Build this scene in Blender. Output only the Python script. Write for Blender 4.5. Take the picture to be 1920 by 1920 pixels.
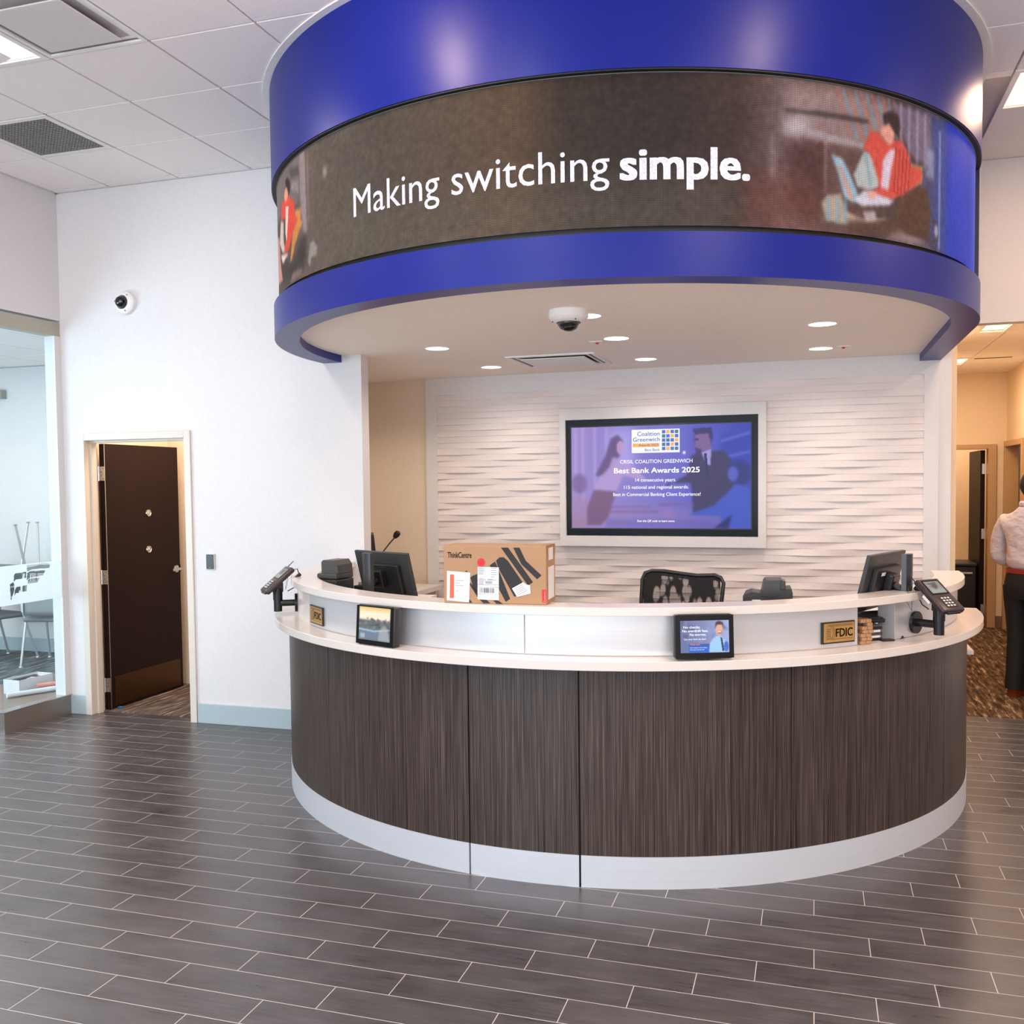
import bpy, bmesh, math, random
import numpy as np
from mathutils import Vector, Matrix
PI=math.pi; R_=math.radians
random.seed(7); rng=np.random.default_rng(7)
for o in list(bpy.data.objects): bpy.data.objects.remove(o)
SC=bpy.context.scene; COL=SC.collection

# ------------------------------------------------------------------ camera
CAM_H=1.769; YAW,PITCH,ROLL=-.3043,-.0459,.0111
def cam_axis(r,u,f):
    s,c=math.sin(ROLL),math.cos(ROLL); r,u=r*c+u*s,-r*s+u*c
    s,c=math.sin(PITCH),math.cos(PITCH); f,u=f*c-u*s,f*s+u*c
    s,c=math.sin(YAW),math.cos(YAW); return Vector((r*c+f*s,-r*s+f*c,u))
cd=bpy.data.cameras.new('camera'); cam=bpy.data.objects.new('camera',cd); COL.objects.link(cam)
X_,U_,F_=cam_axis(1,0,0),cam_axis(0,1,0),cam_axis(0,0,1)
cam.matrix_world=Matrix(((X_.x,U_.x,-F_.x,0),(X_.y,U_.y,-F_.y,0),(X_.z,U_.z,-F_.z,CAM_H),(0,0,0,1)))
cd.sensor_width=36; cd.lens=1807.8/1920*36; cd.shift_x=(960-958.43)/1920; cd.shift_y=(987.97-960)/1920
cd.clip_start=.05; cd.clip_end=100
SC.camera=cam
# ------------------------------------------------------------------ world, lights, exposure
w=bpy.data.worlds.new('daylight'); SC.world=w; w.use_nodes=True
bg=w.node_tree.nodes['Background']; bg.inputs[0].default_value=(.62,.80,1,1); bg.inputs[1].default_value=.55
def area(name,loc,rot,sx,sy,power,col,spread=180):
    l=bpy.data.lights.new(name,'AREA'); l.shape='RECTANGLE'; l.size=sx; l.size_y=sy; l.energy=power; l.color=col
    l.spread=R_(spread)
    o=bpy.data.objects.new(name,l); COL.objects.link(o); o.location=loc; o.rotation_euler=rot; return o
def point(name,loc,power,col,rad):
    l=bpy.data.lights.new(name,'POINT'); l.energy=power; l.color=col; l.shadow_soft_size=rad
    o=bpy.data.objects.new(name,l); COL.objects.link(o); o.location=loc; return o
def spot(name,loc,power,col,size=120,blend=.8,rot=(0,0,0),rad=.05):
    l=bpy.data.lights.new(name,'SPOT'); l.energy=power; l.color=col; l.spot_size=R_(size); l.spot_blend=blend; l.shadow_soft_size=rad
    o=bpy.data.objects.new(name,l); COL.objects.link(o); o.location=loc; o.rotation_euler=rot; return o
DAY=(.80,.90,1.0); WARM=(1.0,.78,.58); SOFT=(1.0,.90,.82)
area('daylight_window',(-3.4,-2.9,1.75),(R_(130),0,0),3.9,2.9,160,(.66,.84,1.0))
area('daylight_window',(.1,-2.9,1.75),(R_(130),0,0),2.8,2.9,66,(1,.93,.90))
area('daylight_window',(3.2,-2.9,1.75),(R_(130),0,0),2.4,2.9,52,(1,.88,.80))
SC.view_settings.view_transform='Standard'; SC.view_settings.look='None'; SC.view_settings.gamma=1
SC.view_settings.use_curve_mapping=False; SC.view_settings.exposure=.84

# ------------------------------------------------------------------ materials
def lin(c): return tuple(((x/255)/12.92 if x/255<=.04045 else ((x/255+.055)/1.055)**2.4) for x in c)
MATS={}
def mat(name,rgb,rough=.5,metal=0,noise=0,nscale=(40,40,40),bump=0,bscale=(200,200,200),coat=0,alpha=None,spec=None,aniso=0):
    if name in MATS: return MATS[name]
    m=bpy.data.materials.new(name); m.use_nodes=True; nt=m.node_tree; b=nt.nodes['Principled BSDF']
    c=lin(rgb)+(1,)
    b.inputs['Base Color'].default_value=c; b.inputs['Roughness'].default_value=rough; b.inputs['Metallic'].default_value=metal
    b.inputs['Coat Weight'].default_value=coat
    if spec is not None: b.inputs['Specular IOR Level'].default_value=spec
    if aniso: b.inputs['Anisotropic'].default_value=aniso
    def noise_node(scale):
        tc=nt.nodes.new('ShaderNodeTexCoord'); mp=nt.nodes.new('ShaderNodeMapping'); mp.inputs['Scale'].default_value=scale
        n=nt.nodes.new('ShaderNodeTexNoise'); n.inputs['Scale'].default_value=1; n.inputs['Detail'].default_value=3
        nt.links.new(tc.outputs['Object'],mp.inputs[0]); nt.links.new(mp.outputs[0],n.inputs['Vector']); return n
    # every material is procedural: at least a faint tone variation
    n=noise_node(nscale); mr=nt.nodes.new('ShaderNodeMapRange'); mr.inputs[1].default_value=.3; mr.inputs[2].default_value=.7
    v=noise if noise else .02
    mr.inputs[3].default_value=1-v; mr.inputs[4].default_value=1+v
    mx=nt.nodes.new('ShaderNodeMix'); mx.data_type='RGBA'; mx.blend_type='MULTIPLY'; mx.inputs[0].default_value=1
    mx.inputs[6].default_value=c
    nt.links.new(n.outputs[0],mr.inputs[0]); nt.links.new(mr.outputs[0],mx.inputs[7]); nt.links.new(mx.outputs[2],b.inputs['Base Color'])
    if bump:
        n2=noise_node(bscale); bp=nt.nodes.new('ShaderNodeBump'); bp.inputs['Strength'].default_value=bump; bp.inputs['Distance'].default_value=.002
        nt.links.new(n2.outputs[0],bp.inputs['Height']); nt.links.new(bp.outputs[0],b.inputs['Normal'])
    MATS[name]=m; return m
def emis(name,rgb,st):
    if name in MATS: return MATS[name]
    m=bpy.data.materials.new(name); m.use_nodes=True; b=m.node_tree.nodes['Principled BSDF']
    b.inputs['Base Color'].default_value=(.02,.02,.02,1); b.inputs['Emission Color'].default_value=lin(rgb)+(1,); b.inputs['Emission Strength'].default_value=st
    MATS[name]=m; return m

class NT:
    "small node-graph helper"
    def __init__(s,name):
        s.m=bpy.data.materials.new(name); s.m.use_nodes=True; s.nt=s.m.node_tree; s.b=s.nt.nodes['Principled BSDF']; MATS[name]=s.m
    def n(s,t,**k):
        x=s.nt.nodes.new(t)
        for a,b in k.items(): setattr(x,a,b)
        return x
    def l(s,a,b): s.nt.links.new(a,b)
    def val(s,sock,v):
        if hasattr(v,'is_linked') or hasattr(v,'links'): s.l(v,sock)
        else: sock.default_value=v
    def math(s,op,a,b=0,c=None):
        x=s.n('ShaderNodeMath',operation=op); s.val(x.inputs[0],a); s.val(x.inputs[1],b)
        if c is not None: s.val(x.inputs[2],c)
        return x.outputs[0]
    def mix(s,f,a,b,bt='MIX'):
        x=s.n('ShaderNodeMix',data_type='RGBA',blend_type=bt); s.val(x.inputs[0],f); s.val(x.inputs[6],a); s.val(x.inputs[7],b); return x.outputs[2]
    def noise(s,vec,scale,detail=3,rough=.5):
        mp=s.n('ShaderNodeMapping'); mp.inputs['Scale'].default_value=scale; s.l(vec,mp.inputs[0])
        x=s.n('ShaderNodeTexNoise'); x.inputs['Scale'].default_value=1; x.inputs['Detail'].default_value=detail; x.inputs['Roughness'].default_value=rough
        s.l(mp.outputs[0],x.inputs['Vector']); return x.outputs[0]
    def ramp(s,f,lo,hi,a=0.,b=1.):
        x=s.n('ShaderNodeMapRange'); s.val(x.inputs[0],f); x.inputs[1].default_value=lo; x.inputs[2].default_value=hi; x.inputs[3].default_value=a; x.inputs[4].default_value=b; return x.outputs[0]

def floor_material():
    g=NT('plank_tile'); tc=g.n('ShaderNodeTexCoord'); sp=g.n('ShaderNodeSeparateXYZ'); g.l(tc.outputs['Object'],sp.inputs[0])
    L,W=.6029,.1494
    r=g.math('DIVIDE',g.math('SUBTRACT',3.7267,sp.outputs[1]),W)
    row=g.math('FLOOR',r); fr=g.math('FRACT',r)
    u=g.math('ADD',g.math('DIVIDE',g.math('SUBTRACT',sp.outputs[0],.0063),L),g.math('DIVIDE',row,3.0))
    cu=g.math('FLOOR',u); fu=g.math('FRACT',u)
    dv=g.math('MULTIPLY',g.math('MINIMUM',fr,g.math('SUBTRACT',1.,fr)),W)
    du=g.math('MULTIPLY',g.math('MINIMUM',fu,g.math('SUBTRACT',1.,fu)),L)
    d=g.math('MINIMUM',du,dv); grout=g.ramp(d,.0011,.0021,1.,0.)
    cmb=g.n('ShaderNodeCombineXYZ'); g.l(cu,cmb.inputs[0]); g.l(row,cmb.inputs[1])
    wn=g.n('ShaderNodeTexWhiteNoise',noise_dimensions='2D'); g.l(cmb.outputs[0],wn.inputs['Vector'])
    off=g.n('ShaderNodeVectorMath',operation='MULTIPLY_ADD'); g.l(wn.outputs['Color'],off.inputs[0]); off.inputs[1].default_value=(9,9,9); g.l(tc.outputs['Object'],off.inputs[2])
    streak=g.noise(off.outputs[0],(7,90,1),5,.65); cloud=g.noise(off.outputs[0],(4,9,1),3); fine=g.noise(tc.outputs['Object'],(60,500,1),2)
    t=g.math('ADD',g.math('MULTIPLY',streak,.42),g.math('ADD',g.math('MULTIPLY',cloud,.38),g.math('MULTIPLY',fine,.2)))
    tone=g.ramp(t,.34,.66)
    c=g.mix(tone,lin((50,46,48))+(1,),lin((92,88,90))+(1,))
    c=g.mix(g.ramp(wn.outputs['Value'],0,1,.0,.22),c,lin((96,90,90))+(1,))
    c=g.mix(grout,c,lin((196,184,180))+(1,))
    g.l(c,g.b.inputs['Base Color'])
    g.l(g.ramp(tone,0,1,.26,.38),g.b.inputs['Roughness']); g.b.inputs['Specular IOR Level'].default_value=.55
    h=g.math('SUBTRACT',g.math('MULTIPLY',streak,.25),g.math('MULTIPLY',grout,1.))
    bp=g.n('ShaderNodeBump'); bp.inputs['Strength'].default_value=.35; bp.inputs['Distance'].default_value=.0012; g.l(h,bp.inputs['Height']); g.l(bp.outputs[0],g.b.inputs['Normal'])
    return g.m
def carpet_material(name,a,b,c,rot,sc=(3,42,1)):
    g=NT(name); tc=g.n('ShaderNodeTexCoord'); mp=g.n('ShaderNodeMapping'); mp.inputs['Rotation'].default_value=(0,0,R_(rot)); g.l(tc.outputs['Object'],mp.inputs[0])
    n1=g.noise(mp.outputs[0],sc,4,.7); n2=g.noise(mp.outputs[0],(260,260,1),2)
    f=g.ramp(g.math('ADD',g.math('MULTIPLY',n1,.8),g.math('MULTIPLY',n2,.2)),.40,.60)
    col=g.mix(f,lin(a)+(1,),lin(b)+(1,)); col=g.mix(g.ramp(n1,.56,.66),col,lin(c)+(1,))
    g.l(col,g.b.inputs['Base Color']); g.b.inputs['Roughness'].default_value=.95; g.b.inputs['Specular IOR Level'].default_value=.1
    bp=g.n('ShaderNodeBump'); bp.inputs['Distance'].default_value=.004; bp.inputs['Strength'].default_value=.6; g.l(n2,bp.inputs['Height']); g.l(bp.outputs[0],g.b.inputs['Normal'])
    return g.m
def wood_material(name,a,b,c,rough,xy=150,z=1.3,spec=.5):
    g=NT(name); tc=g.n('ShaderNodeTexCoord')
    n1=g.noise(tc.outputs['Object'],(xy,xy,z),3,.6); n2=g.noise(tc.outputs['Object'],(xy*3.1,xy*3.1,z*2.5),2,.6)
    f=g.ramp(g.math('ADD',g.math('MULTIPLY',n1,.55),g.math('MULTIPLY',n2,.45)),.38,.62)
    col=g.mix(f,lin(a)+(1,),lin(b)+(1,)); col=g.mix(g.ramp(n2,.55,.72,0,.55),col,lin(c)+(1,))
    g.l(col,g.b.inputs['Base Color']); g.b.inputs['Roughness'].default_value=rough; g.b.inputs['Specular IOR Level'].default_value=spec
    return g.m
def steel_material(name,rgb,rough,aniso,sc,metal=1,dv=5):
    g=NT(name); tc=g.n('ShaderNodeTexCoord'); n=g.noise(tc.outputs['Object'],sc,3,.6)
    g.l(g.mix(g.ramp(n,.3,.7),lin(tuple(x-dv for x in rgb))+(1,),lin(rgb)+(1,)),g.b.inputs['Base Color'])
    g.l(g.ramp(n,.3,.7,rough-.02,rough+.02),g.b.inputs['Roughness']); g.b.inputs['Metallic'].default_value=metal; g.b.inputs['Anisotropic'].default_value=aniso
    return g.m
def glass_material(name,tint,refl=.08):
    g=NT(name); nt=g.nt; nt.nodes.remove(g.b); out=[n for n in nt.nodes if n.type=='OUTPUT_MATERIAL'][0]
    t=g.n('ShaderNodeBsdfTransparent'); t.inputs[0].default_value=tint+(1,); gl=g.n('ShaderNodeBsdfGlossy'); gl.inputs['Roughness'].default_value=.02
    lw=g.n('ShaderNodeLayerWeight'); f=g.math('ADD',g.math('MULTIPLY',g.math('POWER',lw.outputs['Facing'],4.0),.5),.03); m=g.n('ShaderNodeMixShader'); g.l(f,m.inputs[0]); g.l(t.outputs[0],m.inputs[1]); g.l(gl.outputs[0],m.inputs[2]); g.l(m.outputs[0],out.inputs[0])
    return g.m
def frost_material():
    g=NT('frosted_film'); nt=g.nt; nt.nodes.remove(g.b); out=[n for n in nt.nodes if n.type=='OUTPUT_MATERIAL'][0]
    d=g.n('ShaderNodeBsdfDiffuse'); d.inputs[0].default_value=(.80,.88,.92,1); t=g.n('ShaderNodeBsdfTranslucent'); t.inputs[0].default_value=(.85,.93,.97,1)
    tr=g.n('ShaderNodeBsdfTransparent'); m1=g.n('ShaderNodeMixShader'); m1.inputs[0].default_value=.55; g.l(d.outputs[0],m1.inputs[1]); g.l(t.outputs[0],m1.inputs[2])
    tc=g.n('ShaderNodeTexCoord'); n=g.noise(tc.outputs['Object'],(60,60,60)); m2=g.n('ShaderNodeMixShader'); g.l(g.ramp(n,.3,.7,.06,.10),m2.inputs[0]); g.l(m1.outputs[0],m2.inputs[1]); g.l(tr.outputs[0],m2.inputs[2]); g.l(m2.outputs[0],out.inputs[0])
    return g.m
def display_material(name,strength,led=0):
    g=NT(name); a=g.n('ShaderNodeAttribute'); a.attribute_name='paint'
    c=a.outputs['Color']
    if led:
        uv=g.n('ShaderNodeUVMap'); sp=g.n('ShaderNodeSeparateXYZ'); g.l(uv.outputs[0],sp.inputs[0])
        fx=g.math('PINGPONG',g.math('DIVIDE',sp.outputs[0],led),.5); fy=g.math('PINGPONG',g.math('DIVIDE',sp.outputs[1],led),.5)
        k=g.ramp(g.math('MINIMUM',fx,fy),.05,.22,.45,1.22)
        vm=g.n('ShaderNodeVectorMath',operation='SCALE'); g.l(c,vm.inputs[0]); g.l(k,vm.inputs['Scale']); c=vm.outputs[0]
    g.b.inputs['Base Color'].default_value=(.012,.012,.012,1); g.b.inputs['Roughness'].default_value=.35 if not led else .6; g.b.inputs['Specular IOR Level'].default_value=.25 if not led else .1
    g.l(c,g.b.inputs['Emission Color']); g.b.inputs['Emission Strength'].default_value=strength
    return g.m
M_FLOOR=floor_material()
M_CARPET=carpet_material('hall_carpet',(52,36,24),(126,100,76),(186,160,130),90,(4,30,1))
M_CARPET2=carpet_material('vault_carpet',(60,48,42),(128,112,104),(176,160,150),90,(3,34,1))
M_CARPET3=carpet_material('meeting_carpet',(66,72,76),(120,128,132),(170,178,184),84,(3,30,1))
M_WALL=mat('white_paint',(218,213,212),.6,bump=.012)
M_WARMWALL=mat('cream_paint',(230,206,172),.6,bump=.01)
M_BEIGE=mat('beige_paint',(226,208,188),.6,bump=.01)
M_SOFFIT=mat('soffit_paint',(253,242,231),.7)
M_TILE=mat('ceiling_tile',(246,238,234),.9,noise=.05,nscale=(160,160,160),bump=.5,bscale=(120,120,120))
M_GRID=mat('ceiling_grid_metal',(205,200,198),.5)
M_WHITEMETAL=mat('white_enamel',(236,233,230),.35)
M_BASE=mat('grey_blue_vinyl',(168,182,186),.45)
M_BASEB=mat('brown_vinyl',(122,98,74),.5)
M_FRAME=mat('taupe_door_frame',(214,203,190),.4)
M_FRAMEW=mat('tan_door_frame',(190,150,104),.4)
M_RAIL=mat('champagne_rail',(176,168,152),.4,metal=.4)
M_BLUE=mat('royal_blue_paint',(3,24,122),.36,noise=.03,nscale=(6,6,6),spec=.32)
M_WOOD=wood_material('counter_laminate',(34,26,24),(78,66,61),(128,112,104),.36,170,1.1,.35)
M_DOOR=wood_material('dark_door_veneer',(22,9,8),(36,15,12),(44,20,16),.5,120,1.5,.15)
M_STEEL=steel_material('brushed_steel',(212,212,214),.30,.4,(2,2,300),.6)
M_KICK=steel_material('kick_steel',(214,219,226),.42,.2,(2,2,200),.3)
M_BRASSK=steel_material('bronze_kick_plate',(96,68,46),.4,.3,(160,160,3))
M_CURB=steel_material('curb_steel',(150,144,138),.36,.3,(3,3,140),.7)
M_CHROME=mat('satin_nickel',(205,200,196),.25,metal=1)
M_COUNTER=mat('white_solid_surface',(216,207,200),.22,noise=.015,nscale=(90,90,90),spec=.5)
M_BLACK=mat('black_plastic',(26,25,27),.38)
M_BLACKM=mat('black_metal',(20,20,22),.32,metal=.2)
M_DKGREY=mat('dark_grey_plastic',(62,62,64),.42)
M_GREY=mat('grey_plastic',(128,128,128),.5)
M_BLK0=mat('matte_black_recess',(8,8,10),.6)
M_SCREENOFF=mat('tv_bezel_black',(5,6,9),.3,spec=.2)
M_CARD=mat('brown_cardboard',(168,130,96),.75,noise=.03,nscale=(60,60,20),bump=.1)
M_CARDD=mat('cardboard_side',(160,116,78),.8,noise=.06)
M_INK=mat('box_black_print',(38,35,36),.7)
M_RED=mat('red_print',(214,30,44),.6)
M_PAPER=mat('white_paper',(216,216,220),.7)
M_CLEAR=mat('clear_pouch',(212,216,222),.25)
M_ORANGE=mat('orange_print',(226,98,62),.6)
M_GOLD=mat('brass_plaque',(186,146,84),.35,metal=.55,noise=.06)
M_PLQ=mat('plaque_border',(36,28,24),.5)
M_TAN=mat('tan_board',(198,170,132),.7)
M_SILL=mat('taupe_platform',(128,112,102),.35,noise=.05)
M_GLASS=glass_material('clear_glass',(.93,.98,.985))
M_FROST=frost_material()
M_LAMP=emis('lamp_disc',(255,250,242),3.2)
M_LENS=emis('troffer_lens',(255,232,212),.95)
M_LENSW=emis('troffer_lens_warm',(255,226,184),1.1)

# ------------------------------------------------------------------ mesh helpers
class MB:
    def __init__(s): s.bm=bmesh.new()
    def box(s,x0,x1,y0,y1,z0,z1,mtx=None,bev=0,seg=2):
        vs=[s.bm.verts.new((x,y,z)) for x in (x0,x1) for y in (y0,y1) for z in (z0,z1)]
        fs=[(0,1,3,2),(4,6,7,5),(0,4,5,1),(2,3,7,6),(0,2,6,4),(1,5,7,3)]
        F=[s.bm.faces.new([vs[i] for i in f]) for f in fs]
        if bev:
            es=list({e for f in F for e in f.edges})
            r=bmesh.ops.bevel(s.bm,geom=es,offset=bev,segments=seg,affect='EDGES',profile=.5,clamp_overlap=True)
            vs=list({v for f in r['faces'] for v in f.verts}|{v for v in vs if v.is_valid})
            vs=s._grow(vs)
        if mtx is not None: bmesh.ops.transform(s.bm,matrix=mtx,verts=vs)
        return s
    def _grow(s,vs):
        seen=set(vs); st=list(vs)
        while st:
            v=st.pop()
            for e in v.link_edges:
                o=e.other_vert(v)
                if o not in seen: seen.add(o); st.append(o)
        return list(seen)
    def cyl(s,p0,p1,r0,r1=None,n=20,cap=True):
        p0=Vector(p0); p1=Vector(p1); r1=r0 if r1 is None else r1; d=(p1-p0); q=d.to_track_quat('Z','Y')
        rings=[]
        for p,r in ((p0,r0),(p1,r1)):
            rings.append([s.bm.verts.new(p+q@Vector((r*math.cos(2*PI*i/n),r*math.sin(2*PI*i/n),0))) for i in range(n)])
        for i in range(n): s.bm.faces.new((rings[0][i],rings[0][(i+1)%n],rings[1][(i+1)%n],rings[1][i]))
        if cap: s.bm.faces.new(rings[0][::-1]); s.bm.faces.new(rings[1])
        return s
    def lathe(s,prof,mtx=None,n=28):
        rings=[]; vs=[]
        for r,z in prof:
            if r<1e-5: v=[s.bm.verts.new((0,0,z))]
            else: v=[s.bm.verts.new((r*math.cos(2*PI*i/n),r*math.sin(2*PI*i/n),z)) for i in range(n)]
            rings.append(v); vs+=v
        for a,b in zip(rings,rings[1:]):
            for i in range(n):
                j=(i+1)%n
                if len(a)==1 and len(b)==1: continue
                if len(a)==1: s.bm.faces.new((a[0],b[j],b[i]))
                elif len(b)==1: s.bm.faces.new((a[i],a[j],b[0]))
                else: s.bm.faces.new((a[i],a[j],b[j],b[i]))
        if mtx is not None: bmesh.ops.transform(s.bm,matrix=mtx,verts=vs)
        return s
    def tube(s,pts,r,n=8,closed=False):
        pts=[Vector(p) for p in pts]; N=len(pts); rings=[]; up=None
        for i,p in enumerate(pts):
            a=pts[max(i-1,0)]; b=pts[min(i+1,N-1)]
            t=(b-a).normalized()
            if up is None: up=t.orthogonal().normalized()
            up=(up-t*up.dot(t)).normalized(); sd=t.cross(up)
            rr=r[i] if isinstance(r,(list,tuple)) else r
            rings.append([s.bm.verts.new(p+up*rr*math.cos(2*PI*k/n)+sd*rr*math.sin(2*PI*k/n)) for k in range(n)])
        for a,b in zip(rings,rings[1:]):
            for k in range(n): s.bm.faces.new((a[k],a[(k+1)%n],b[(k+1)%n],b[k]))
        s.bm.faces.new(rings[0][::-1]); s.bm.faces.new(rings[-1]); return s
    def prism(s,poly,z0,z1,mtx=None):
        "poly: 2D points (x,y); extruded along z"
        a=[s.bm.verts.new((x,y,z0)) for x,y in poly]; b=[s.bm.verts.new((x,y,z1)) for x,y in poly]; n=len(poly)
        s.bm.faces.new(a[::-1]); s.bm.faces.new(b)
        for i in range(n): s.bm.faces.new((a[i],a[(i+1)%n],b[(i+1)%n],b[i]))
        if mtx is not None: bmesh.ops.transform(s.bm,matrix=mtx,verts=a+b)
        return s
    def band(s,out,inn,z0,z1):
        "closed band between two open paths of equal length"
        n=len(out); V=[[s.bm.verts.new((p[0],p[1],z)) for p in path] for path,z in ((out,z0),(out,z1),(inn,z1),(inn,z0))]
        for i in range(n-1):
            for k in range(4):
                a,b=V[k],V[(k+1)%4]; s.bm.faces.new((a[i],a[i+1],b[i+1],b[i]))
        s.bm.faces.new([V[k][0] for k in range(4)]); s.bm.faces.new([V[k][-1] for k in range(4)][::-1]); return s
    def quad(s,a,b,c,d): s.bm.faces.new([s.bm.verts.new(p) for p in (a,b,c,d)]); return s
    def grid(s,P):
        "P: (ny,nx,3) array of points"
        ny,nx=P.shape[:2]; V=[[s.bm.verts.new(P[j,i]) for i in range(nx)] for j in range(ny)]
        for j in range(ny-1):
            for i in range(nx-1): s.bm.faces.new((V[j][i],V[j][i+1],V[j+1][i+1],V[j+1][i]))
        return s
    def build(s,name,m,parent=None,smooth=False,kind=None,label=None,mtx=None):
        me=bpy.data.meshes.new(name); bmesh.ops.recalc_face_normals(s.bm,faces=s.bm.faces[:]); s.bm.to_mesh(me); s.bm.free()
        me.materials.append(m)
        if smooth:
            for p in me.polygons: p.use_smooth=True
            try: me.set_sharp_from_angle(angle=R_(38))
            except Exception: pass
        o=bpy.data.objects.new(name,me); COL.objects.link(o)
        if parent is not None: o.parent=parent
        if mtx is not None: o.matrix_local=mtx
        if kind: o['kind']=kind
        if label: o['label']=label
        return o
def thing(name,label,cat,loc=(0,0,0),rotz=0,group=None,mtx=None):
    o=bpy.data.objects.new(name,None); COL.objects.link(o); o.empty_display_size=.05
    if mtx is not None: o.matrix_world=mtx
    else: o.location=loc; o.rotation_euler=(0,0,rotz)
    o['label']=label; o['category']=cat
    if group: o['group']=group
    return o
def tag(o,label,cat,group=None):
    o['label']=label; o['category']=cat
    if group: o['group']=group
    return o
def struct(o): o['kind']='structure'; return o
def dup(root,loc=None,rot=None,label=None):
    def cp(o,par):
        c=o.copy(); COL.objects.link(c); c.parent=par
        for ch in list(o.children): cp(ch,c)
        return c
    r=cp(root,None)
    if loc is not None: r.location=loc
    if rot is not None: r.rotation_euler=rot
    if label: r['label']=label
    return r
def T(x,y,z): return Matrix.Translation((x,y,z))
def RX(a): return Matrix.Rotation(R_(a),4,'X')
def RY(a): return Matrix.Rotation(R_(a),4,'Y')
def RZ(a): return Matrix.Rotation(R_(a),4,'Z')

def text_geo(s,bold=0.0,ital=0.0):
    c=bpy.data.curves.new('t','FONT'); c.body=s; c.offset=bold; c.shear=ital; c.resolution_u=3; c.fill_mode='FRONT'
    o=bpy.data.objects.new('t',c); COL.objects.link(o); bpy.context.view_layer.update()
    dg=bpy.context.evaluated_depsgraph_get(); me=bpy.data.meshes.new_from_object(o.evaluated_get(dg))
    v=np.array([x.co[:] for x in me.vertices]); f=[tuple(p.vertices) for p in me.polygons]
    bpy.data.objects.remove(o); bpy.data.curves.remove(c); bpy.data.meshes.remove(me)
    return v,f
def text_on(name,strings,mapf,m,parent=None,label=None,dv=None):
    """strings: (text,u0,u1,vbase,vcap,bold,ital); the text's bbox spans u0..u1, baseline vbase, ascender vcap; mapf(u,v)->xyz; bold = extra stroke in em"""
    o=None
    for s,u0,u1,vb,vc,bold,ital in strings:
        me=bpy.data.meshes.new(name); V=[];Fc=[]
        v,f=text_geo(s,0,ital); a0,a1=v[:,0].min(),v[:,0].max(); cap=.73; su=(u1-u0)/(a1-a0+2*bold); sv=(vc-vb)/cap
        sh=[(0,0)] if bold<=0 else [(bold*i/2,bold*.6*j/2) for i in (-2,-1,0,1,2) for j in (-2,0,2)]
        for dx,dy in sh:
            k=len(V)
            for x,y,_ in v: V.append(mapf(u0+(x-a0+bold+dx)*su,vb+(y+dy)*sv))
            Fc+=[tuple(k+i for i in q) for q in f]
        me.from_pydata(V,[],Fc); me.materials.append(m); o=bpy.data.objects.new(name,me); COL.objects.link(o)
        if parent is not None: o.parent=parent
        if label: o['label']=label
    return o

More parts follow.
